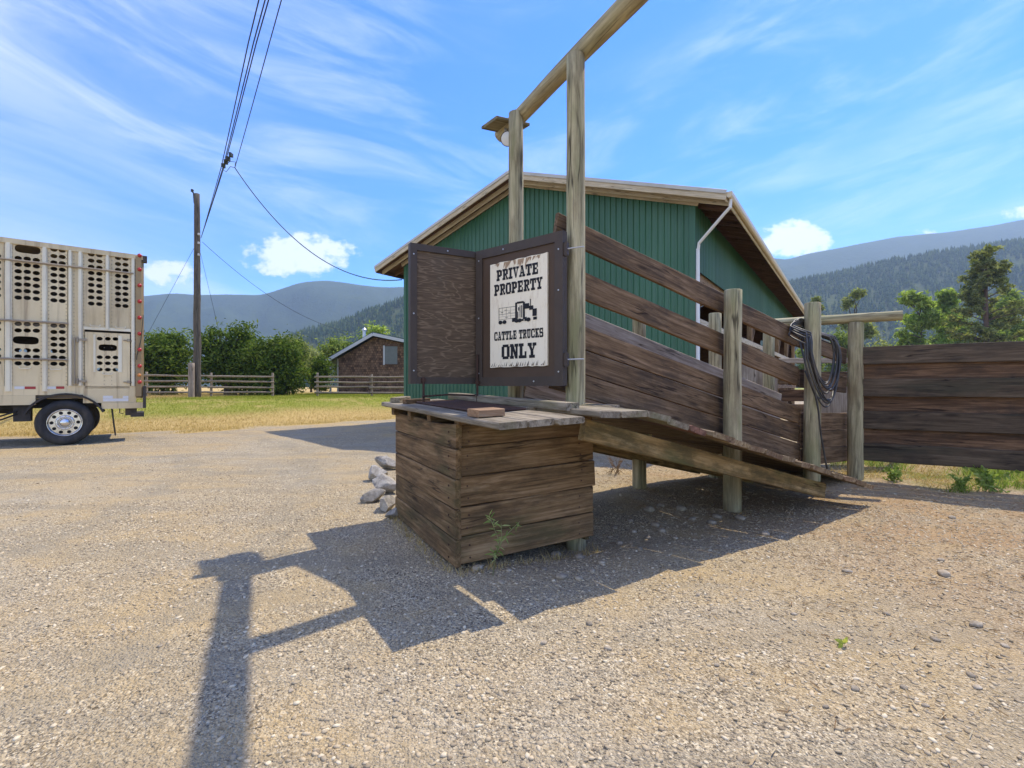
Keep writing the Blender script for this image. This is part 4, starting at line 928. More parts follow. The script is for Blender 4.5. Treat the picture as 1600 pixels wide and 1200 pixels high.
# roof: slabs of ribbed sheet over boards
GO = .6; EO = .78; TH = .05
for sgn in (-1, 1):
    xa = -BWD / 2; xe = 0 + EO if sgn > 0 else -BWD - EO
    zr = 7.09; ze = zr - .327 * abs(xe - xa)
    m = MB(); a, b = -GO, BLN + .5
    v = [(xa, a, zr), (xe, a, ze), (xe, b, ze), (xa, b, zr), (xa, a, zr + TH), (xe, a, ze + TH), (xe, b, ze + TH), (xa, b, zr + TH)]
    fc = [(0, 1, 2, 3), (4, 7, 6, 5), (0, 4, 5, 1), (2, 6, 7, 3), (1, 5, 6, 2)]
    m.add(v, fc); ro = m.build('roof_slope', M['roof_metal'], barn)
    # sheathing boards seen from below
    n_ = 9
    for i in range(n_):
        t0, t1 = i / n_ + .002, (i + 1) / n_ - .002
        m = MB(); x0, x1 = xa + (xe - xa) * t0, xa + (xe - xa) * t1; z0, z1 = zr + (ze - zr) * t0, zr + (ze - zr) * t1
        m.add([(x0, a + .03, z0 - .004), (x1, a + .03, z1 - .004), (x1, b, z1 - .004), (x0, b, z0 - .004), (x0, a + .03, z0 - .026), (x1, a + .03, z1 - .026), (x1, b, z1 - .026), (x0, b, z0 - .026)], [(0, 3, 2, 1), (4, 5, 6, 7), (0, 1, 5, 4), (1, 2, 6, 5), (2, 3, 7, 6), (3, 0, 4, 7)])
        m.build('soffit_board', M['soffit'], barn)
    # rake boards on the gable edge
    dv = Vector((xe - xa, 0, ze - zr)).normalized()
    board(barn, 'rake_board', (xa, -GO - .02, zr - .055), Vector((xe, -GO - .02, ze - .055)), (0, 0, 1), .15, .035, M['cream_wood'], segs=3, wav=.002)
    board(barn, 'rake_trim', (xa - sgn * .0, -GO - .048, zr + .035), Vector((xe, -GO - .048, ze + .035)), (0, 0, 1), .085, .02, M['roof_metal'], segs=2, wav=.001)
    board(barn, 'rake_lookout', (xa, -GO * .55, zr - .10), Vector((xe, -GO * .55, ze - .10)), (0, 0, 1), .13, .04, M['cream_wood'], segs=2)
    board(barn, 'rake_lookout', (xa, -.07, zr - .10), Vector((xe - sgn * .7, -.07, ze - .10 + .23)), (0, 0, 1), .13, .04, M['cream_wood'], segs=2)
    # eave: rafter tails, fascia, gutter
    ys = np.arange(.2, BLN + .3, .61)
    for yy in ys:
        if sgn > 0 or yy < .5: board(barn, 'rafter_tail', (xe - sgn * .95, yy, ze - .09 + .95 * .327), (xe - sgn * .05, yy, ze - .09 + .05 * .327), (0, 0, 1), .12, .04, M['soffit'], segs=1)
    board(barn, 'fascia', (xe - sgn * .02, -GO, ze - .07), (xe - sgn * .02, BLN + .5, ze - .07), (0, 0, 1), .15, .03, M['cream_wood'] if sgn > 0 else M['soffit'], segs=3, wav=.001)
    if sgn > 0:
        m = MB(); prof = [(.0, .03), (.0, -.05), (.03, -.085), (.075, -.085), (.105, -.045), (.11, .035), (.10, .035), (.095, -.04), (.07, -.075), (.03, -.075), (.01, -.045), (.01, .03)]
        n_ = len(prof); yy = (-GO - .03, BLN + .5)
        m.add([(xe + .0 + p[0], q, ze + p[1]) for q in yy for p in prof], [(i, (i + 1) % n_, n_ + (i + 1) % n_, n_ + i) for i in range(n_)] + [(0, 1, 2, 3, 4, 5)])
        m.build('gutter', M['gutter'], barn)
        m = MB(); m.tube([(xe + .05, -GO + .12, ze - .08), (xe + .04, -GO + .13, ze - .24), (xe - .1, -GO + .2, ze - .34), (.10, -.10, ze - .78), (.075, -.06, ze - .92), (.075, -.06, 1.5), (.075, -.06, .1)], .034, 10)
        m.build('downpipe', M['white_metal'], barn)
m = MB(); m.span((.03, -.06, .4), (.09, -.002, 4.4)); m.build('white_corner_trim', M['white_metal'], barn)
# posts, header and braces of the open side
for i, yy in enumerate(np.arange(.1, BLN, 3.75)):
    board(barn, 'side_post', (-.10, yy, 0), (-.10, yy, 5.3), (1, 0, 0), .16, .15, M['raw_wood'], segs=2)
    if 0 < i < 6:
        board(barn, 'knee_brace', (-.10, yy + .1, 2.7), (-.10, yy + 1.15, 3.8), (1, 0, 0), .12, .05, M['raw_wood'], segs=1)
        board(barn, 'inner_post', (-4.7, yy, 0), (-4.7, yy, 6.2), (1, 0, 0), .16, .15, M['raw_wood'], segs=1)
board(barn, 'header_beam', (-.10, 0.1, 3.86), (-.10, BLN - .1, 3.86), (0, 0, 1), .25, .09, M['raw_wood'], segs=2)
board(barn, 'side_rail', (.03, .2, 2.78), (.03, BLN, 2.78), (0, 0, 1), .16, .04, M['cream_wood'], segs=2)
board(barn, 'side_rail', (.03, .2, 1.3), (.03, BLN, 1.3), (0, 0, 1), .18, .04, M['dark_board'], segs=2)

# ------------------------------------------------------------------ livestock trailer
T0 = Vector((-10.0, 10.86, 0)); TA = math.atan2(.613, .79); T0.z = tz(-10, 10.86)
trl = thing('livestock_trailer', 'dusty aluminium livestock trailer with rows of round vent holes parked at left', 'trailer', T0, TA)
def tp(X, Y):                              # 3.53x detail pixels on the trailer side -> (x, z) on its side plane
    u = X / 3.53; v = 360 + Y / 3.53; r = (u - 800) / FPX
    s = (10.86 * r + 10) / (.79 - .613 * r); d = 10.86 + .613 * s
    return s, EYE - (v - HOR) / FPX * d - T0.z
XR = tp(797, 500)[0]; ZT = 4.46; ZB = 1.02; TLW = 2.55
def tx(X): return tp(X, 500)[0]
xs = {k: tx(k) for k in (-150, 22, 30, 62, 65, 230, 235, 258, 262, 372, 378, 392, 430, 452, 465, 520, 580, 606, 612, 670, 718, 722, 745, 750, 797)}
HR = .058
def rowsz(X, Ys): return [tp(X, Y)[1] for Y in Ys]
def colpanel(Xa, Xb, cols, slots, z0, z1, nm='side_panel', y=.012, rowY=None):
    a, b = xs[Xa], xs[Xb]; holes = []
    for (Xc, Ys) in cols:
        for Yv in Ys:
            s, z = tp(Xc, Yv); holes.append((s, z, HR, HR * .80, False))
    for (Xc, Yv) in slots:
        s, z = tp(Xc, Yv); holes.append((s, z, .20, .085, True))
    me = punched(nm, [(a, z0), (b, z0), (b, z1), (a, z1)], holes, .006)
    return obj(nm, me, M['alu'], trl, (0, y, 0))
zt_ = ZT - .10; zb_ = ZB + .30
colpanel(65, 230, [(100, (152, 188, 225, 261, 297, 333, 370, 515, 551, 660, 695, 733)), (150, (156, 192, 228, 264, 299, 335, 372, 517, 552, 661, 697, 735)), (200, (163, 198, 235, 270, 306, 341, 377, 519, 553, 662, 698, 733))], [(153, 105), (143, 606)], zb_, zt_)
colpanel(262, 372, [(297, (105, 141, 176, 211, 245, 280, 316, 350, 385, 525, 560, 597, 630, 665, 700, 735)), (343, (111, 146, 181, 216, 250, 285, 320, 355, 389, 527, 560, 598, 632, 667, 702, 737))], [], zb_, zt_)
zmid = tp(590, 548)[1]
colpanel(465, 580, [(503, (132, 166, 200, 234, 267, 300, 334, 369, 403)), (548, (137, 171, 205, 239, 272, 306, 339, 373, 406))], [], zmid, zt_)
colpanel(612, 722, [(651, (152, 185, 217, 250, 283, 316, 349, 382, 414)), (692, (156, 189, 221, 254, 286, 319, 351, 384, 417))], [], zmid, zt_)
# panel at the picture's left edge and beyond
dxp = xs[65] - xs[262]
hl_ = []
for c in (-.12, -.27, -.42):
    for z in rowsz(0, (140, 176, 212, 248, 284, 322, 358, 510, 546, 656, 692, 730)): hl_.append((xs[22] + c + .02, z, HR, HR * .8, False))
obj('side_panel', punched('side_panel', [(xs[22] - .62, zb_), (xs[22], zb_), (xs[22], zt_), (xs[22] - .62, zt_)], hl_, .006), M['alu'], trl, (0, .012, 0))
for k in (1, 2, 3): 
    hh_ = [(h[0] - .85 * k, h[1], h[2], h[3], h[4]) for h in hl_]
    obj('side_panel', punched('side_panel', [(xs[22] - .62 - .85 * k, zb_), (xs[22] - .85 * k, zb_), (xs[22] - .85 * k, zt_), (xs[22] - .62 - .85 * k, zt_)], hh_, .006), M['alu'], trl, (0, .012, 0))
def tbox(nm, a, b, mat): m = MB(); m.span(a, b); return m.build(nm, mat, trl)
# vertical posts (hat sections) between panels
for (a, b, zz0) in ((xs[30] - .01, xs[62] + .012, ZB + .18), (xs[235] - .012, xs[258] + .01, ZB + .18), (xs[378] - .005, xs[392] + .02, ZB + .3), (xs[430], xs[452] + .012, ZB + .3), (xs[580] + .005, xs[606] - .01, zmid), (xs[722] + .004, xs[745] - .004, ZB + .3)):
    mm = MB(); mm.span((a, -.012, zz0), (b, .008, zt_ + .01)); c = (a + b) / 2; w_ = (b - a) * .26
    mm.span((c - w_, -.045, zz0 + .005), (c + w_, -.0125, zt_))
    mm.build('side_post', M['alu_rib'], trl)
for k in range(4):
    c = xs[22] - .735 - .85 * k; mm = MB(); mm.span((c - .10, -.012, ZB + .18), (c + .10, .008, zt_ + .01)); mm.span((c - .05, -.045, ZB + .19), (c + .05, -.0125, zt_)); mm.build('side_post', M['alu_rib'], trl)
tbox('side_panel', (xs[392] + .02, .010, ZB + .3), (xs[430], .016, zt_), M['alu'])
tbox('side_panel', (xs[452] + .012, .0105, ZB + .3), (xs[465] + .002, .0165, zt_), M['alu'])
tbox('side_panel', (xs[606] - .012, .0105, zmid), (xs[612] + .004, .0165, zt_), M['alu'])
# rivet strips
def rivets(x, z0, z1, step=.085):
    m = MB(); z = z0
    while z < z1: m.lathe([(.0, -.008), (.007, -.006), (.010, .0)], 6, 'Y', (x, -.0, z)); z += step
    o = m.build('rivet_row', M['rail_metal'], trl, loc=(0, -.004, 0)); o['kind'] = 'stuff'
for X_ in (xs[22] + .01, xs[65] + .004, xs[230] - .006, xs[262] + .02, xs[372] - .02, xs[378] + .09, xs[430] + .004, xs[452] + .03, xs[580] - .015, xs[612] + .015, xs[722] - .004, xs[745] + .006): rivets(X_, ZB + .34, zt_ - .03)
# rear lower door with its own small vent panel
da, db = xs[465] + .012, xs[718] - .004; dz0, dz1 = tp(590, 872)[1], tp(590, 565)[1]
dh = []
for Xc in (550, 595, 637):
    for Yv in (598, 700, 733, 768):
        s, z = tp(Xc, Yv + (Xc - 595) * .02); dh.append((s, z, HR * .92, HR * .74, False))
s, z = tp(595, 647); dh.append((s, z, .165, .075, True))
door = obj('rear_side_door', punched('rear_side_door', [(da, dz0), (db, dz0), (db, dz1), (da, dz1)], dh, .008), M['alu'], trl, (0, -.002, 0))
for (a, b) in ((tx(515), tx(527)), (tx(652), tx(672))):
    m = MB(); m.span((a, -.02, tp(590, 782)[1]), (b, -.0065, tp(590, 578)[1])); m.build('vent_strip', M['alu_rib'], door)
for Yv in (603, 832):
    zz = tp(450, Yv)[1]; m = MB(); m.span((tx(418), -.05, zz - .025), (tx(476), -.014, zz + .025)); m.tube([(tx(428), -.055, zz - .06), (tx(428), -.055, zz + .06)], .018, 8); m.build('door_hinge', M['rail_metal'], door)
    zz = tp(705, Yv + 4)[1]; m = MB(); m.tube([(tx(680), -.03, zz), (tx(735), -.03, zz - .01)], .012, 6); m.span((tx(700), -.05, zz - .03), (tx(716), -.01, zz + .03)); m.build('door_latch', M['rail_metal'], door)
m = MB(); m.tube([(tx(412), -.06, ZB + .34), (tx(412), -.06, tp(430, 590)[1])], .016, 8); m.build('lock_rod', M['rail_metal'], trl)
for (X_, Yv) in ((138, 758), (308, 764), (525, 525), (665, 535), (592, 790)):
    s, z = tp(X_, Yv); m = MB(); m.tube([(s - .09, -.03, z + .02), (s - .075, -.04, z - .02), (s + .075, -.04, z - .02), (s + .09, -.03, z + .02)], .010, 6); m.build('hatch_handle', M['alu_rib'], trl)
# rub rails
for (pa, pb) in (((-150, 140), (735, 240)), ((-150, 490), (378, 511)), ((-150, 703), (376, 715))):
    (a, z0), (b, z1) = tp(*pa), tp(*pb); zc = (z0 + z1) / 2; m = MB(); m.tube([(-4.0, -.06, zc), (b, -.06, zc)], .022, 8); m.build('rub_rail', M['rail_metal'], trl)
for Yv in (452,): tbox('mid_rail', (tx(460), -.015, zmid - .02), (tx(722), .009, zmid + .045), M['alu_rib'])
# top rail, roof, floor, skirt, far side, ends
tbox('top_rail', (-4.0, -.03, ZT - .11), (XR - .02, .06, ZT), M['alu']); tbox('roof', (-4.0, .06, ZT - .03), (XR - .05, TLW, ZT - .005), M['alu'])
tbox('skirt_panel', (xs[452] + .02, -.006, .93), (XR - .16, .011, ZB + .30), M['alu']); tbox('skirt_panel', (-4.0, -.006, ZB + .10), (xs[452] + .018, .011, ZB + .30), M['alu'])
tbox('bottom_rail', (tx(560), -.022, .79), (XR, .05, .928), M['alu']); tbox('bottom_rail', (-4.0, -.012, .91), (tx(196), .05, ZB + .098), M['alu'])
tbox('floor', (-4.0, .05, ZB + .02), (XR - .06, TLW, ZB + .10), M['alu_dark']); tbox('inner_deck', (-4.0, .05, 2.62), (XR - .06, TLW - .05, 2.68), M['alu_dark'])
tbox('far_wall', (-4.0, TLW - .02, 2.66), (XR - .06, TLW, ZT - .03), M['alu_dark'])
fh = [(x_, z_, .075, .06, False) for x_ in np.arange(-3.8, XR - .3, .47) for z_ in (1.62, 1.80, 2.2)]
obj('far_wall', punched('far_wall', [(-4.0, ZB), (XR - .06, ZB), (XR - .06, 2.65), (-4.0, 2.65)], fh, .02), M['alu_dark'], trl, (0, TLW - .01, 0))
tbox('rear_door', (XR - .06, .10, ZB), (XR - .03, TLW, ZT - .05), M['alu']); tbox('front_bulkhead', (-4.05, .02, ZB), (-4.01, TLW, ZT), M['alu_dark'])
# rear corner column with marker lights
m = MB(); ca, cb = tx(747), XR - .012
m.add([(ca, -.03, ZB + .05), (cb - .05, -.035, ZB + .05), (cb, .02, ZB + .05), (cb, .12, ZB + .05), (ca, .12, ZB + .05), (ca, -.03, ZT - .04), (cb - .05, -.035, ZT - .04), (cb, .02, ZT - .04), (cb, .12, ZT - .04), (ca, .12, ZT - .04)],
      [(0, 1, 6, 5), (1, 2, 7, 6), (2, 3, 8, 7), (3, 4, 9, 8), (4, 0, 5, 9), (5, 6, 7, 8, 9), (4, 3, 2, 1, 0)]); col_ = m.build('corner_column', M['corner'], trl)
for Yv in (140, 217, 305, 393, 482, 570, 658, 748, 836):
    s, z = tp(770, Yv); m = MB(); m.lathe([(.0, -.055), (.025, -.05), (.042, -.03), (.045, .0)], 12, 'Y', (0, 0, 0)); m.build('marker_light', M['red_lens'], trl, True, (s, -.034, z))
s, z = tp(768, 798); m = MB(); m.lathe([(.0, -.05), (.025, -.045), (.036, -.03), (.038, .0)], 12, 'Y'); m.build('marker_light', M['amber'], trl, True, (s, -.034, z))
tbox('top_corner_cap', (XR - .03, -.05, ZT - .16), (XR + .05, .10, ZT - .01), M['chassis'])
tbox('rear_bumper_post', (XR - .03, -.03, .79), (XR + .03, .10, ZB + .30), M['chassis'])
# reflective tape and scraps of white lettering tape
for (xa, xb, Yv, mt_) in ((80, 135, 868, 'white_tape'), (137, 197, 868, 'red_tape'), (262, 308, 868, 'white_tape'), (310, 355, 867, 'red_tape')):
    z = tp((xa + xb) / 2, Yv)[1]; tbox('reflective_tape', (tx(xa), -.0105, z - .028), (tx(xb), -.0065, z + .028), M[mt_])
tbox('white_patch', (tx(568), -.010, tp(600, 943)[1]), (tx(708), -.0065, tp(600, 928)[1]), M['white_tape']); tbox('white_patch', (tx(568), -.0102, tp(600, 927)[1]), (tx(622), -.0067, tp(600, 912)[1]), M['white_tape']); tbox('white_patch', (tx(678), -.0101, tp(600, 927)[1]), (tx(708), -.0066, tp(600, 914)[1]), M['white_tape'])
# wheel arch
m = MB(); R1, R2 = .66, .62; cz = .50; n_ = 16; vs = []; fs = []
for i in range(n_ + 1):
    a = R(20) + R(140) * i / n_
    for (r_, yy) in ((R1, -.05), (R1, .5), (R2, .5), (R2, -.05)): vs.append((.02 + r_ * 1.08 * math.cos(a), yy, cz + r_ * math.sin(a)))
for i in range(n_):
    for k in range(4): fs.append((4 * i + k, 4 * i + (k + 1) % 4, 4 * i + 4 + (k + 1) % 4, 4 * i + 4 + k))
m.add(vs, fs); m.build('mudguard', M['chassis'], trl)
# wheel: tyre, rim, hand holes, nuts, hub
def wheel(x, y):
    w_ = MB(); w_.lathe([(.30, .06), (.33, .02), (.38, -.005), (.44, .0), (.485, .03), (.5, .07), (.5, .24), (.485, .28), (.40, .30), (.30, .27)], 44, 'Y')
    ty = w_.build('tyre', M['rubber'], trl, True, (x, y, .5))
    w_ = MB(); w_.lathe([(.305, .05), (.305, .035), (.292, .03), (.285, .05), (.278, .085), (.262, .10)], 40, 'Y'); w_.build('rim', M['chrome'], ty, True)
    holes = [(.222 * math.cos(a), .222 * math.sin(a), .036, .036, False) for a in [2 * math.pi * i / 10 for i in range(10)]]
    disc = [(.268 * math.cos(2 * math.pi * i / 36), .268 * math.sin(2 * math.pi * i / 36)) for i in range(36)]
    obj('rim_disc', punched('rim_disc', disc, holes, .012), M['chrome'], ty, (0, .098, 0))
    w_ = MB(); w_.lathe([(0, .14), (.29, .14)], 24, 'Y'); w_.build('brake_backing', M['black'], ty)
    w_ = MB(); w_.lathe([(.0, .0), (.05, .004), (.085, .018), (.095, .05), (.10, .09)], 24, 'Y'); w_.build('hub_cap', M['chrome'], ty, True)
    w_ = MB(); w_.lathe([(.165, .085), (.155, .07), (.12, .07), (.11, .088)], 28, 'Y'); w_.build('hub_ring', M['chrome'], ty, True)
    for i in range(10):
        a = 2 * math.pi * (i + .5) / 10; w_ = MB(); w_.lathe([(0, .035), (.014, .035), (.019, .045), (.021, .07)], 6, 'Y'); w_.build('wheel_nut', M['chrome'], ty, False, (.138 * math.cos(a), 0, .138 * math.sin(a)))
wheel(.01, -.02)
w_ = MB(); w_.lathe([(.28, .0), (.44, .0), (.5, .04), (.5, .24), (.44, .28), (.28, .28)], 30, 'Y'); w_.build('far_tyre', M['rubber'], trl, True, (.01, TLW - .35, .5))
tbox('axle', (-.06, .25, .44), (.08, TLW - .2, .56), M['chassis']); tbox('frame_rail', (-4.0, .45, .82), (XR - .2, .60, 1.0), M['chassis']); tbox('frame_rail', (-4.0, TLW - .6, .82), (XR - .2, TLW - .45, 1.0), M['chassis'])
tbox('suspension_hanger', (-.82, .12, .55), (-.55, .40, 1.02), M['chassis'])
m = MB(); m.lathe([(0, -.28), (.12, -.28), (.15, -.24), (.15, .24), (.12, .28), (0, .28)], 16, 'X', (-1.05, .7, .86)); m.build('air_tank', M['chassis'], trl, True)
m = MB(); m.tube([(-.75, .1, .78), (-1.0, .08, .68), (-1.4, .1, .70)], .02, 6); m.build('air_line', M['black'], trl)
m = MB(); m.tube([(-.75, .12, .72), (-1.0, .1, .60), (-1.4, .12, .63)], .02, 6); m.build('air_line', M['black'], trl)
m = MB(); p0 = tx(622); m.add([(p0 - .05, .1, ZB - .08), (p0 - .05, .6, ZB - .08), (p0 + .0, .6, .42), (p0 + .0, .1, .42), (p0 + .03, .1, .16), (p0 + .03, .6, .16), (p0 - .03, .1, ZB - .08), (p0 - .03, .6, ZB - .08), (p0 + .02, .6, .42), (p0 + .02, .1, .42), (p0 + .05, .1, .14), (p0 + .05, .6, .14)], [(0, 1, 2, 3), (3, 2, 5, 4), (6, 9, 8, 7), (9, 10, 11, 8), (0, 3, 9, 6), (3, 4, 10, 9), (4, 5, 11, 10)]); m.build('mud_flap', M['black'], trl)
m = MB(); q0 = tx(690); m.span((q0, .12, .62), (q0 + .22, .3, ZB - .08)); m.span((q0 + .10, .08, .58), (q0 + .36, .9, .68)); m.build('bumper_bracket', M['chassis'], trl)
m = MB(); m.tube([(tx(660), .1, ZB - .08), (tx(660), .1, .68), (tx(680), .1, .66)], .012, 6); m.build('hook_rod', M['chassis'], trl)
m = MB(); m.tube([(tx(790), -.06, tp(790, 470)[1]), (tx(778), -.07, tp(778, 600)[1]), (tx(755), -.06, tp(755, 690)[1]), (tx(752), -.06, tp(752, 715)[1])], .008, 6); m.build('tie_cord', M['wire'], trl)

# ------------------------------------------------------------------ utility pole, stub, cables
def gpos(u, d): x_ = (u - 800) / FPX * d; return Vector((x_, d, tz(x_, d)))
up_ = gpos(308, 25.0); pole = thing('utility_pole', 'tall dark weathered wooden utility pole behind the trailer', 'utility pole', up_)
hp = A(308, 303, 25).z - up_.z
obj('pole_shaft', post_mesh(hp + .4, .19, .125, 14, 14, .03, .01), M['pole'], pole, (0, 0, -.4))
m = MB(); m.tube([(-.12, -.03, hp - .5), (-.16, -.03, hp + .0), (-.22, -.03, hp + .12)], .035, 6); m.lathe([(.0, .12), (.06, .12), (.075, .06), (.05, .05), (.075, .0), (0, 0)], 10, 'Z', (-.23, -.03, hp + .1)); m.build('top_insulator', M['wire'], pole)
for z in (-2.15, -2.6, -3.2):
    m = MB(); m.lathe([(.0, .1), (.04, .1), (.055, .05), (.035, .045), (.055, 0), (0, 0)], 10, 'Z', (.15, -.12, hp + z)); m.build('insulator', M['white_trim'], pole)
sp_ = gpos(299, 24.7); o = post(None, 'stub_post', (sp_.x, sp_.y, sp_.z - .2), 1.95, .15, .14, M['stub']); tag(o, 'short stout pale post beside the foot of the utility pole', 'post')
def cable(name, label, pts, r, mat, sag=0.0, n=14):
    pl = []
    for i in range(len(pts) - 1):
        for k in range(n): t = k / n; pl.append(Vector(pts[i]).lerp(Vector(pts[i + 1]), t) - Vector((0, 0, sag * 4 * t * (1 - t))))
    pl.append(Vector(pts[-1])); m = MB(); m.tube(pl, r, 6); o = m.build(name, mat, None, True); tag(o, label, 'cable', 'overhead cables'); return o
pa = A(314, 372, 24.9)
for (ut, lab) in ((388, 'overhead cable farthest left of the three parallel ones at top left'), (396, 'overhead cable in the middle of the three parallel ones at top left'), (400.5, 'overhead cable farthest right of the three parallel ones at top left')):
    t_ = A(ut, 67, 10.9); e_ = t_ + (t_ - pa) * 1.25
    cable('overhead_cable', lab, [pa, A(347.5 + (ut - 394) * .35, 262, 17.3), t_, e_], .013, M['wire'], .03)
jn = A(367, 262, 17.1); t_ = A(421, 67, 10.9)
cable('overhead_cable', 'single overhead cable right of the parallel three, joining the barn drop', [jn, t_, t_ + (t_ - jn) * 2.2], .011, M['wire'], .02)
bl = Vector((4.15, 11, 0)) + Vector((-.818, .575, 0)) * 9.6 + Vector((0, 0, 4.98)); bl = A(628, 437, 16.2)
cable('barn_service_cable', 'twisted service cable sagging down to the left corner of the green barn', [jn, bl], .017, M['wire_green'], 1.15, 30)
cable('cabin_service_cable', 'thin cable running from the utility pole down to the cabin roof', [A(316, 378, 24.9), A(552, 519, 36)], .011, M['wire'], .9, 30)
for (pts, lab) in (([A(303, 388, 24.9), gpos(176, 21.5)], 'thin guy wire slanting down left from the utility pole'), ([A(313, 395, 24.9), gpos(366, 29.5)], 'thin guy wire slanting down right from the utility pole')):
    o = cable('guy_wire', lab, pts, .008, M['wire'], 0.0, 3); o['group'] = 'guy wires'
m = MB(); c1 = A(349, 259, 17.3); c2 = A(361, 242, 16.6)
for t in (.0, .35, .65, 1.0): m.box(c1.lerp(c2, t), (.07, .16, .12))
m.tube([c1, c2], .03, 8); m.tube([c1 + Vector((-.06, 0, -.1)), c1 + Vector((.1, 0, -.22)), c1 + Vector((.28, -.05, -.05)), jn], .010, 6); m.tube([c1 + Vector((0, 0, .0)), A(360, 252, 17.0), A(368, 253, 17.0), jn], .010, 6)
tag(m.build('cable_clamp', M['wire'], None), 'dark cable clamps and jumper loops where the barn drop leaves the lines', 'cable clamp')

# ------------------------------------------------------------------ pole rail fences
def rail_fence(label, us, d, rails_v, end_ext=0.12, rails2=None):
    p0 = gpos(us[0], d[0]); root = thing('rail_fence', label, 'fence', p0); P = [gpos(u, dd) for u, dd in zip(us, d)]
    for p in P: post(root, 'fence_post', p - p0 + Vector((0, 0, -.2)), 1.5 + random.uniform(-.05, .05), .07, .06, M['grey_rail'])
    for i in range(len(P) - 1):
        for h in (.22, .52, .82, 1.12):
            a, b = P[i] - p0, P[i + 1] - p0; e_ = (b - a).normalized() * end_ext; o_ = Vector((0, -.1, 0))
            a = a - e_ + Vector((0, 0, h + random.uniform(-.03, .03))) + o_; b = b + e_ + Vector((0, 0, h + random.uniform(-.03, .03))) + o_
            mm = post_mesh((b - a).length, .055, .045, 8, 6, .03, .006); q_ = (b - a).to_track_quat('Z', 'Y')
            obj('fence_rail', mm, M['grey_rail'], root, mtx=Matrix.Translation(a) @ q_.to_matrix().to_4x4())
rail_fence('pole rail fence section between the trailer and the dark shrub', (150, 229, 330, 426), (25.8, 26.2, 27.0, 27.6), None)
rail_fence('pole rail fence section in front of the shingled cabin', (496, 581, 668), (28, 28.2, 28.5), None)

# ------------------------------------------------------------------ shingled cabin
def shingle_mat():
    m, N, L, bs = newmat('brown_cedar_shingles'); b = NB(N, L); oc = b.tc('Object')
    sw = N.new('ShaderNodeCombineXYZ'); sp = N.new('ShaderNodeSeparateXYZ'); L.new(oc, sp.inputs[0]); L.new(sp.outputs[0], sw.inputs[0]); L.new(sp.outputs[2], sw.inputs[1])
    br = N.new('ShaderNodeTexBrick'); L.new(sw.outputs[0], br.inputs[0]); br.inputs['Scale'].default_value = 1.0; br.inputs['Brick Width'].default_value = .17; br.inputs['Row Height'].default_value = .17; br.inputs['Mortar Size'].default_value = .012; br.inputs['Bias'].default_value = -.1
    br.inputs['Color1'].default_value = (.07, .034, .017, 1); br.inputs['Color2'].default_value = (.27, .145, .075, 1); br.inputs['Mortar'].default_value = (.02, .012, .008, 1)
    n_ = b.noise(oc, 1.6, 5, .7); c = b.mix(b.range(n_, .4, .7, 0, .6), br.outputs['Color'], (.26, .16, .09))
    L.new(c, bs.inputs['Base Color']); bs.inputs['Roughness'].default_value = .9; L.new(b.bump(br.outputs['Fac'], -.6, .02), bs.inputs['Normal']); return m
CD = 36.0; cx = lambda u: (u - 800) / FPX * CD; czz = lambda v: EYE - (v - HOR) / FPX * CD
cb0 = Vector((cx(585), CD, .7)); cab = thing('cabin', 'brown shingled cabin with white gable trim behind the rail fence', 'cabin', cb0)
def cl(u, v, y=0.0): return Vector((cx(u) - cb0.x, y, czz(v) - cb0.z))
xl, xa_, xr_ = cx(529) - cb0.x, 0.0, 7.5; zl, za, zr_ = cl(510, 566.5).z, cl(585, 522).z, cl(585, 522).z - .215 * 7.5
sl_ = (za - zl) / (0 - cl(510, 0).x); M['shingle'] = shingle_mat()
m = MB(); f_ = [(xl, 0, -.3), (xr_, 0, -.3), (xr_, 0, zr_ - .2), (xa_, 0, za - .22), (xl, 0, za + sl_ * xl - .22)]; bk = [(p[0], 7, p[2]) for p in f_]
m.add(f_ + bk, [(0, 1, 2, 3, 4), (9, 8, 7, 6, 5), (0, 4, 9, 5), (1, 6, 7, 2)]); m.build('wall', M['shingle'], cab)
for (xe, ze) in ((cl(508, 0).x, zl), (xr_ + .6, zr_ - .12)):
    m = MB(); m.add([(0, -.45, za), (xe, -.45, ze), (xe, 7.4, ze), (0, 7.4, za), (0, -.45, za + .12), (xe, -.45, ze + .12), (xe, 7.4, ze + .12), (0, 7.4, za + .12)], [(0, 1, 2, 3), (4, 7, 6, 5), (0, 4, 5, 1), (1, 5, 6, 2), (2, 6, 7, 3)]); m.build('roof', M['green_roof'], cab)
    board(cab, 'gable_trim', (0, -.48, za - .06), (xe, -.48, ze - .06), (0, 0, 1), .22, .04, M['white_trim'], segs=2)
wu0, wu1, wv0, wv1 = 601.5, 621, 541, 569
a, b = cl(wu0, wv1), cl(wu1, wv0); m = MB(); m.span((a.x, -.03, a.z), (b.x, -.01, b.z)); wn = m.build('window', M['glass_dark'], cab)
m = MB(); m.span((a.x - .12, -.06, a.z - .05), (a.x, -.035, b.z + .05)); m.build('window_trim', M['white_trim'], wn); m = MB(); m.span((a.x, -.06, b.z), (b.x + .05, -.036, b.z + .06)); m.span((a.x, -.06, a.z - .06), (b.x + .05, -.036, a.z)); m.build('window_frame', M['soffit'], wn)
for u in (514, 526): board(cab, 'porch_post', cl(u, 615, .3), cl(u, 560, .3), (1, 0, 0), .12, .12, M['white_trim'], segs=1)
m = MB(); a = cl(512, 612); m.span((a.x, 3, -.3), (xl - .01, 3.1, zl)); m.build('porch_wall', M['shingle'], cab)
m = MB(); cp = cl(555, 535, 2.2); m.lathe([(.13, -.6), (.13, 1.1), (.2, 1.12), (.2, 1.2), (.05, 1.35), (0, 1.36)], 12, 'Z', cp); m.build('stove_pipe', M['galv'], cab)
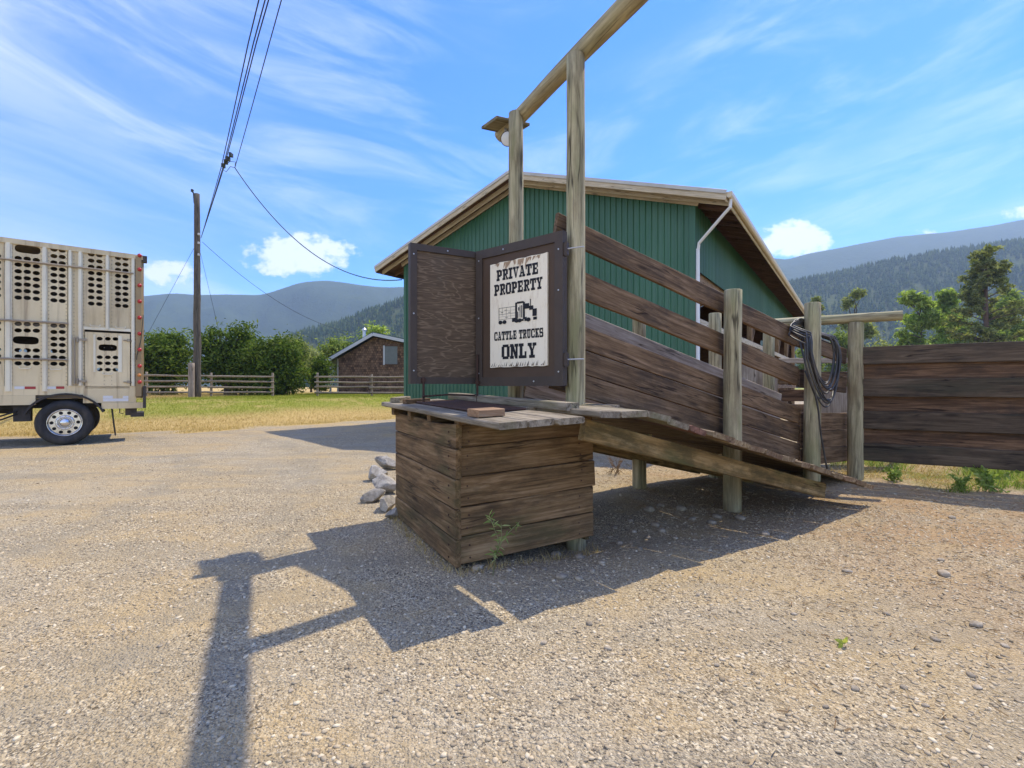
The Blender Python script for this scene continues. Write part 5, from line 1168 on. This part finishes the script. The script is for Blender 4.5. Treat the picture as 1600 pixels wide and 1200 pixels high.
# ------------------------------------------------------------------ trees and shrubs
def rand_quads(C, size, normal_bias=None, flat=.0, elong=1.5):
    n = len(C); a = rng.normal(0, 1, (n, 3))
    if normal_bias is not None: a = a * .8 + normal_bias * 1.0
    a[:, 2] += flat; a /= np.linalg.norm(a, axis=1, keepdims=True) + 1e-9
    t = np.cross(a, rng.normal(0, 1, (n, 3))); t /= np.linalg.norm(t, axis=1, keepdims=True) + 1e-9; b = np.cross(a, t)
    s = (size * rng.uniform(.6, 1.4, n))[:, None]
    v = np.stack([C - t * s * elong, C - b * s * .55, C + t * s * elong, C + b * s * .55], 1).reshape(-1, 3)
    return v, np.arange(4 * n).reshape(n, 4)
def crown_points(blobs, n, clump=.35, shell=.55):
    """leaf clumps spread through a set of ellipsoids (cx,cy,cz,rx,ry,rz), denser near their skins"""
    vol = np.array([b[3] * b[4] * b[5] for b in blobs]) ** (2 / 3); vol /= vol.sum(); per = 26; nc = max(1, n // per)
    which = rng.choice(len(blobs), nc, p=vol); B = np.array(blobs)[which]
    d = rng.normal(0, 1, (nc, 3)); d /= np.linalg.norm(d, axis=1, keepdims=True)
    r = shell + (1 - shell) * rng.uniform(0, 1, nc) ** .6; r = np.where(rng.uniform(0, 1, nc) < .22, r * .55, r) * rng.uniform(.9, 1.12, nc)
    cc = B[:, :3] + d * B[:, 3:] * r[:, None]
    cs = clump * rng.uniform(.55, 1.3, nc)
    pts = np.repeat(cc, per, 0) + rng.normal(0, 1, (nc * per, 3)) * np.repeat(cs, per)[:, None] * np.array([1, 1, .75])
    nb = np.repeat(d, per, 0); return pts, nb
def limb(m, p, q, r0, r1, n=6):
    p = Vector(p); q = Vector(q); k = (q - p).length * .08
    pts = [p, p.lerp(q, .35) + Vector((random.uniform(-k, k), random.uniform(-k, k), k * .4)), p.lerp(q, .7) + Vector((random.uniform(-k, k), random.uniform(-k, k), k * .3)), q]
    m.tube(pts, [r0, r0 * .75 + r1 * .25, r0 * .4 + r1 * .6, r1], n)
def tree(name, label, cat, base, h, blobs, n, leaf, mat, bark, clump=.4, trunk_r=.18, group=None, shell=.55, multi=1, flat=.3):
    base = Vector(base); root = thing(name, label, cat, base, 0, group); m = MB()
    for i in range(multi):
        off = Vector((random.uniform(-.3, .3), random.uniform(-.3, .3), 0)) if multi > 1 else Vector((0, 0, 0))
        tops = [Vector((b[0], b[1], b[2])) for b in blobs]
        ht = h * .8; m.tube([off + Vector((0, 0, -.3)), off + Vector((.05, 0, ht * .3)), off * 1.6 + Vector((-.06, .05, ht * .65)), off * 2 + Vector((0, 0, ht))], [trunk_r * 1.25, trunk_r, trunk_r * .7, trunk_r * .25], 8)
    for b in blobs:
        z0 = max(h * .08, min(b[2] - max(b[3], b[4]) * .9, h * .7)); limb(m, (0, 0, z0), (b[0], b[1], b[2] + b[5] * .3), trunk_r * .5, trunk_r * .12, 5)
        for _ in range(3):
            d = Vector((random.gauss(0, 1), random.gauss(0, 1), random.gauss(.2, .8))).normalized()
            limb(m, (b[0] * .7, b[1] * .7, b[2] - b[5] * .3), (b[0] + d.x * b[3] * .8, b[1] + d.y * b[4] * .8, b[2] + d.z * b[5] * .8), trunk_r * .22, trunk_r * .05, 4)
    m.build('trunk', bark, root, True)
    P, nb = crown_points(blobs, n, clump, shell); v, f = rand_quads(P, leaf, nb, flat); obj('crown', npmesh('crown', v, f), mat, root)
    return root
M['leaf_dark'] = leafmat('dark_shrub_leaf', (.04, .07, .014), (.10, .155, .028), (.22, .27, .06), .45)
M['leaf_mid'] = leafmat('mid_green_leaf', (.09, .13, .03), (.19, .25, .06), (.32, .37, .12), .55)
M['leaf_lime'] = leafmat('cottonwood_leaf', (.14, .20, .04), (.28, .37, .08), (.44, .50, .16), .6)
M['leaf_olive'] = leafmat('olive_leaf', (.14, .165, .06), (.26, .29, .11), (.40, .41, .19), .55)
M['needle'] = leafmat('pine_needle', (.09, .11, .04), (.20, .22, .08), (.34, .34, .14), .55)
def at_d(u, d, z=None): p = gpos(u, d); return p
def blobset(w, h, k, depth=None, z0=.0, seed=1, top=.9, small=.42):
    r_ = random.Random(seed); out = []
    for i in range(k):
        a = r_.uniform(0, 6.28); q = r_.uniform(.25, .72); z = z0 + (h - z0) * r_.uniform(.18, .82); s = small * r_.uniform(.75, 1.25)
        taper = 1.0 if z < h * .55 else 1 - .55 * (z - h * .55) / (h * .45)
        out.append((math.cos(a) * w * q * taper, math.sin(a) * (depth or w) * q * taper, z, w * s, (depth or w) * s, (h - z0) * s * .62))
    out.append((0, 0, z0 + (h - z0) * .5, w * .62, (depth or w) * .62, (h - z0) * .47)); return out
tree('shrub', 'rounded dark green leafy shrub nearest the trailer', 'shrub', at_d(262, 31.5), 4.1, blobset(2.4, 4.0, 9, 2.0, .1, 3), 15000, .085, M['leaf_dark'], M['shrub_bark'], .26, .10, 'leafy shrubs behind the rail fence', multi=2)
tree('shrub', 'tallest dark green leafy shrub just right of the utility pole', 'shrub', at_d(362, 31.5), 4.7, blobset(2.75, 4.6, 11, 2.2, .1, 8), 19000, .085, M['leaf_dark'], M['shrub_bark'], .26, .12, 'leafy shrubs behind the rail fence', multi=3)
tree('shrub', 'dark green shrub at the right end of the shrub row, beside the fence gap', 'shrub', at_d(438, 31.0), 3.7, blobset(2.0, 3.55, 9, 1.8, .0, 5), 12000, .08, M['leaf_dark'], M['shrub_bark'], .25, .09, 'leafy shrubs behind the rail fence', multi=2)
tree('shrub', 'small low shrub at the corner of the shingled cabin', 'shrub', at_d(498, 33.5), 2.7, blobset(.95, 2.5, 5, .9, .0, 4), 4500, .07, M['leaf_dark'], M['shrub_bark'], .2, .06)
tree('willow_bush', 'pale olive green bushy tree rising behind the shrub row', 'tree', at_d(446, 42), 5.2, blobset(2.6, 5.1, 8, 2.0, .3, 9), 9000, .10, M['leaf_olive'], M['shrub_bark'], .32, .12)
tree('garden_tree', 'mid green tree behind the left slope of the cabin roof', 'tree', at_d(532, 52), 6.3, blobset(2.6, 6.2, 8, 2.2, 1.0, 12), 8000, .13, M['leaf_mid'], M['shrub_bark'], .38, .15)
tree('garden_tree', 'bright green tree showing above the cabin ridge', 'tree', at_d(585, 54), 6.9, blobset(3.0, 6.7, 8, 2.4, 1.2, 21), 8000, .13, M['leaf_lime'], M['shrub_bark'], .38, .15)
tree('bare_bush', 'thin greyish bush between the shrub row and the cabin', 'tree', at_d(486, 46), 4.4, blobset(1.1, 4.2, 5, 1.0, .8, 31), 2000, .09, M['leaf_olive'], M['shrub_bark'], .3, .10)

# right hand trees beyond the corral
def rt(u, d): return Vector(((u - 800) / FPX * d, d, 0))
def hz_(v, d): return EYE + (HOR - v) / FPX * d
def cottonwood(u, d, vtop, half, label, seed, mat='leaf_lime', n=9000, lean=0.0, leaf=.20, skinny=False):
    h = hz_(vtop, d); w_ = half / FPX * d; r_ = random.Random(seed); bl = []
    for i in range(22 if not skinny else 14):
        t = r_.uniform(.22, .97); a = r_.uniform(0, 6.28); prof = (.55 + .45 * math.sin(min(1, t * 1.15) * math.pi)) if t < .85 else .75 * (1 - (t - .85) / .25)
        q = w_ * r_.uniform(.15, .85) * prof; s_ = w_ * r_.uniform(.16, .34)
        bl.append((math.cos(a) * q + lean * t * w_, math.sin(a) * q, h * t, s_, s_, s_ * r_.uniform(.7, 1.5)))
    return tree('deciduous_tree', label, 'tree', rt(u, d), h, bl, n, leaf, M[mat], M['shrub_bark'], w_ * .12, .20, 'trees beyond the corral', .15, flat=.5)
cottonwood(1440, 66, 458, 34, 'lime green flat topped tree left of the tall pine, the left one of two', 3, lean=-.25)
cottonwood(1478, 70, 456, 30, 'lime green open crowned tree directly left of the tall pine', 5, n=7000)
cottonwood(1276, 84, 452, 17, 'slim olive green tree just above the hose post', 6, 'leaf_olive', 4500, skinny=True)
cottonwood(1336, 80, 451, 26, 'olive green upright tree above the tie log', 7, 'leaf_olive', 7000)
cottonwood(1588, 76, 450, 45, 'leafy green tree right of the tall pine at the picture edge', 8, 'leaf_mid', 9000)
cottonwood(1500, 88, 488, 48, 'dull green tree behind the trunk of the tall pine', 10, 'leaf_mid', 8000)
cottonwood(1660, 70, 440, 40, 'leafy green tree just past the right picture edge', 18, 'leaf_lime', 5000)
for (u, d, vt, hf, mt_, lab, sd) in ((1310, 72, 512, 26, 'leaf_mid', 'low green bush under the upright olive tree', 41), (1375, 74, 524, 30, 'leaf_olive', 'low olive bush below the end of the tie log', 42), (1418, 70, 514, 24, 'leaf_mid', 'low green bush at the foot of the flat topped tree', 43), (1556, 68, 520, 34, 'leaf_mid', 'low green bush at the foot of the tall pine', 44), (1600, 66, 522, 30, 'leaf_lime', 'low lime green bush at the right picture edge', 45), (1262, 76, 520, 22, 'leaf_mid', 'low green bush beside the barn eave', 46)):
    h = hz_(vt, d); w_ = hf / FPX * d; tree('roadside_bush', lab, 'bush', rt(u, d), h, blobset(w_, h, 7, w_ * .8, .3, sd), 4500, .17, M[mt_], M['shrub_bark'], w_ * .13, .12, 'bushes beyond the corral')
def pine(u, d, vtop, half, label):
    h = hz_(vtop, d); root = thing('pine_tree', label, 'tree', rt(u, d)); m = MB(); wmax = half / FPX * d; r_ = random.Random(9)
    m.tube([(0, 0, -.3), (.1, 0, h * .3), (-.05, 0, h * .6), (0, 0, h * .99)], [.42, .34, .22, .04], 9); C = []; sz = []
    z = h * .20
    while z < h * .985:
        t = (z / h - .20) / .80; wv = wmax * (1.0 - .15 * max(0, .3 - t)) * (1 - t ** 1.7 * .82) * r_.uniform(.8, 1.1)
        for k in range(r_.choice([4, 5, 6])):
            a = r_.uniform(0, 6.28); l = wv * r_.uniform(.45, 1.1); rise = l * (.15 + .5 * t) * r_.uniform(.6, 1.3)
            tip = Vector((math.cos(a) * l, math.sin(a) * l, z + rise)); st = Vector((0, 0, z)); limb(m, st, tip, .085 * (1 - t * .6), .02, 4)
            for q in range(int(4 + l * 2.0)):
                f_ = 1.04 - .6 * r_.random() ** 1.6; c = st.lerp(tip, f_) + Vector((r_.gauss(0, .22), r_.gauss(0, .22), r_.gauss(.10, .16))) * (.6 + f_ * .6); C.append(c)
        z += h * r_.uniform(.030, .05)
    m.build('trunk', plain('pine_bark', (.12, .075, .05), .9), root, True)
    C = np.array([tuple(c) for c in C]); per = 14; P = np.repeat(C, per, 0) + rng.normal(0, .17, (len(C) * per, 3)) * np.array([1, 1, .7])
    d_ = P - np.repeat(C, per, 0); v, f = rand_quads(P, .15, d_, .3, 2.0); obj('crown', npmesh('crown', v, f), M['needle'], root)
pine(1541, 60, 394, 50, 'tall dark ponderosa type pine standing beyond the plank fence')

# ------------------------------------------------------------------ rocks, stones, weeds
def rock_mesh(rx, ry, rz, seed, sub=2, amp=.25, freq=1.6, cut=False):
    bm = bmesh.new(); bmesh.ops.create_icosphere(bm, subdivisions=sub, radius=1.0)
    for v in bm.verts:
        n_ = noise.noise(v.co * freq + Vector((seed * 3.1, seed * 1.7, seed))); k = 1 + amp * n_ + amp * .4 * noise.noise(v.co * freq * 2.7 + Vector((seed, 0, 5)))
        c = v.co * k
        if cut:
            for j in range(9):
                nn = Vector((math.sin(seed * 5 + j * 2.1), math.cos(seed * 3 + j * 1.3), math.sin(j * 1.9 + seed))).normalized(); dd = c.dot(nn)
                if dd > .60: c -= nn * (dd - .60)
        v.co = Vector((c.x * rx, c.y * ry, c.z * rz))
    me = bpy.data.meshes.new('rock'); bm.to_mesh(me); bm.free()
    if not cut: me.polygons.foreach_set('use_smooth', [True] * len(me.polygons))
    return me
def rockmat(name, a, b_, c):
    m, N, L, bs = newmat(name); b = NB(N, L); oc = b.tc('Object'); n_ = b.noise(oc, 9, 6, .65); n2 = b.noise(oc, 45, 4, .6)
    col = b.ramp(b.math('ADD', b.math('MULTIPLY', n_, .7), b.math('MULTIPLY', n2, .3)), [(.35, a), (.5, b_), (.66, c)])
    v = b.math('ADD', b.math('MULTIPLY', b.rnd(), .6), .7); cm = N.new('ShaderNodeCombineXYZ'); [L.new(v, cm.inputs[i]) for i in range(3)]
    L.new(b.vmath('MULTIPLY', col, cm.outputs[0]), bs.inputs['Base Color']); bs.inputs['Roughness'].default_value = .85; bs.inputs['Specular IOR Level'].default_value = .25
    L.new(b.bump(n_, .5, .02), bs.inputs['Normal']); return m
M['white_rock'] = rockmat('pale_quarried_rock', (.16, .14, .115), (.31, .28, .23), (.47, .43, .36)); M['river_rock'] = rockmat('river_stone', (.24, .19, .13), (.36, .295, .205), (.47, .39, .28))
def put_rock(name, label, cat, u, v, wpx, mat, asp=(1, .8, .6), seed=1, group=None, cut=False, sink=.25, amp=.25):
    p = G(u, v + 0); r = wpx / 2 / FPX * p.y
    for _ in range(3): p = G(u, v, tz(p.x, p.y))
    me = rock_mesh(r * asp[0], r * asp[1], r * asp[2], seed, 3 if wpx > 25 else 2, amp, 1.6, cut); me.materials.append(mat)
    o = obj(name, me, None, None, (p.x, p.y, p.z + r * asp[2] * (1 - sink) - 0)); o.rotation_euler = (0, 0, seed * 1.3); tag(o, label, cat, group); return o
for i, (u, v, w_, lab) in enumerate(((606, 733, 42, 'pale angular rock farthest back behind the dock box'), (590, 750, 45, 'grey streaked angular rock, second from the back behind the dock box'), (604, 770, 55, 'largest white angular rock behind the dock box'), (584, 783, 42, 'white angular rock sticking out farthest left behind the dock box'), (605, 797, 46, 'grey white angular rock nearest the camera behind the dock box'), (617, 809, 32, 'small pale rock touching the left side of the dock box'))):
    put_rock('rock', lab, 'rock', u, v, w_, M['white_rock'], (1, .8, .6), i + 2.3, 'pale rocks behind the dock box', True, amp=.4)
under = [(1014, 798, 20), (1033, 791, 13), (1064, 797, 20), (1112, 818, 15), (1012, 841, 13), (1034, 831, 14), (1024, 822, 17), (1082, 812, 12), (1055, 842, 10), (985, 815, 12), (990, 832, 11), (960, 826, 13), (968, 850, 12), (1000, 858, 10)]
for i, (u, v, w_) in enumerate(under):
    put_rock('river_stone', 'rounded river stone lying in the shade beneath the ramp', 'stone', u, v, w_, M['river_rock'], (1, .85, .55), i * 1.37 + .4, 'river stones in the shade under the ramp', amp=.22, sink=.5)
for i, (u, v, w_, lab) in enumerate(((1120, 809, 19, 'pale oval river stone just left of the second post foot'), (1156, 811, 21, 'pale rounded river stone just right of the second post foot'), (1196, 836, 19, 'lone pale river stone at the edge of the ramp shadow'), (1475, 899, 24, 'largest pale flat stone out on the gravel at right'), (1470, 876, 13, 'dark stone just behind the largest flat stone at right'), (1525, 978, 22, 'dark flat stone farthest right on the open gravel'))):
    put_rock('river_stone', lab, 'stone', u, v, w_, M['river_rock'], (1, .7, .42), i * 2.1 + 9, None, amp=.25, sink=.45)
for i, (u, v, w_) in enumerate(((746, 889, 20), (783, 911, 13), (877, 903, 20), (904, 905, 15), (795, 892, 10), (850, 890, 12), (905, 872, 18), (868, 868, 22), (940, 880, 12), (925, 893, 12))):
    put_rock('river_stone', 'greyish cobble lying in the shadow along the foot of the dock box', 'stone', u, v, w_, M['river_rock'], (1, .8, .45), i * 1.1 + 20, 'cobbles along the foot of the dock box', amp=.25, sink=.5)
for i, (u, v, w_) in enumerate(((921, 975, 13), (850, 1005, 13), (717, 1071, 10), (950, 1014, 13), (710, 957, 11), (1412, 1075, 13), (1336, 1077, 15), (1446, 1103, 12), (1324, 894, 15), (1461, 1000, 14), (1517, 1056, 14), (1488, 810, 14), (1527, 1075, 14), (620, 1095, 11), (455, 1080, 10), (250, 1010, 9), (1120, 1040, 10), (1240, 960, 10), (1385, 960, 11), (1570, 1010, 13), (1090, 930, 10), (1290, 1105, 11))):
    put_rock('river_stone', 'small loose stone standing out on the sunlit gravel', 'stone', u, v, w_, M['river_rock'], (1, .75, .42), i * 1.9 + 40, 'stones on the sunlit gravel', amp=.3, sink=.5)

def leafy_weed(name, label, base, stems, leaf_l, leaf_w, per, mat, smat):
    root = thing(name, label, 'weed', base); m = MB()
    for pts in stems: m.tube(pts, [.0035 * (1 - .6 * i / (len(pts) - 1)) for i in range(len(pts))], 5)
    m.build('stem', smat, root, True); lv = MB(); r_ = random.Random(2)
    for pts in stems:
        P = [Vector(p) for p in pts]
        for _ in range(per):
            i = min(len(P) - 2, int(r_.triangular(0, len(P) - 1, len(P) - 1.2))); c = P[i].lerp(P[i + 1], r_.random())
            d = Vector((r_.gauss(0, 1), r_.gauss(0, .8), r_.gauss(.45, .6))).normalized(); sd = d.cross(Vector((r_.gauss(0, .4), -1, .3))).normalized(); l = leaf_l * r_.uniform(.6, 1.3); ww = leaf_w * r_.uniform(.7, 1.3); dr = Vector((0, 0, -.15 * l))
            lv.add([c, c + d * l * .35 + sd * ww, c + d * l * .75 + sd * ww * .6 + dr * .5, c + d * l + dr, c + d * l * .75 - sd * ww * .6 + dr * .5, c + d * l * .35 - sd * ww], [(0, 1, 2, 3, 4, 5)])
    lv.build('leaf', mat, root)['kind'] = 'stuff'
wb = G(770, 896, 0); wb.z = tz(wb.x, wb.y)
def sv(u, v, dy=0.0): p = A(u, v, wb.y + dy); return p - wb
leafy_weed('weed_plant', 'thin leafy weed growing in front of the dock box', wb, [[(0, 0, 0), sv(776, 858), sv(780, 846), sv(772, 825), sv(764, 805)], [sv(776, 862), sv(785, 845, .03), sv(795, 832, .03), sv(812, 815, .02)], [sv(776, 866), sv(782, 850, -.03), sv(784, 838, -.03), sv(783, 818, -.04)], [sv(774, 878), sv(770, 866, -.02), sv(776, 860, .03)]], .055, .0045, 17, leafmat('pale_weed_leaf', (.14, .20, .05), (.25, .31, .10), (.38, .42, .18), .35), plain('weed_stem', (.25, .26, .10), .8))
for (u, v, lab, sd, sc) in ((1548, 768, 'bushy bright green weed below the plank fence at right', 4, 1.2), (1395, 752, 'small green weed clump below the left part of the plank fence', 5, .9), (1500, 765, 'low green weed clump below the middle of the plank fence', 6, .8)):
    b_ = G(u, v, 0); b_.z = tz(b_.x, b_.y); r_ = random.Random(sd); st = []
    for i in range(14):
        a = r_.uniform(0, 6.28); l = r_.uniform(.12, .26) * sc; q = r_.uniform(.3, 1.0); st.append([(0.14 * sc * r_.gauss(0, .6), .08 * r_.gauss(0, .6), 0), (math.cos(a) * l * .4 * q, math.sin(a) * l * .3 * q, l * .6), (math.cos(a) * l * q, math.sin(a) * l * .8 * q, l)])
    leafy_weed('weed_clump', lab, b_, st, .055 * sc, .014 * sc, 16, M['weed_leaf'], plain('weed_stem', (.16, .20, .06), .8))
gb_ = G(1314, 1008, 0); gb_.z = tz(gb_.x, gb_.y) + .01
leafy_weed('fallen_leaf', 'little yellow green leaf scrap lying on the gravel at right', gb_, [[(-.02, 0, .0), (.0, .0, .008), (.02, 0, .004)]], .04, .010, 6, leafmat('lime_leaf', (.34, .40, .06), (.44, .48, .09), (.5, .52, .13), .3), plain('weed_stem', (.3, .3, .1), .8))
db_ = G(962, 742, 0); db_.z = tz(db_.x, db_.y); r_ = random.Random(8); st = []
for i in range(16):
    a = r_.uniform(0, 6.28); l = r_.uniform(.15, .34); st.append([(r_.gauss(0, .07), r_.gauss(0, .07), 0), (math.cos(a) * l * .25, math.sin(a) * l * .25, l * .6), (math.cos(a) * l * .5, math.sin(a) * l * .5, l)])
leafy_weed('dry_weed', 'dry brown weed stalks on the gravel behind the ramp', db_, st, .03, .003, 8, leafmat('dry_weed_leaf', (.20, .11, .05), (.33, .20, .09), (.45, .31, .16), .2), plain('dry_stem', (.26, .17, .09), .9))
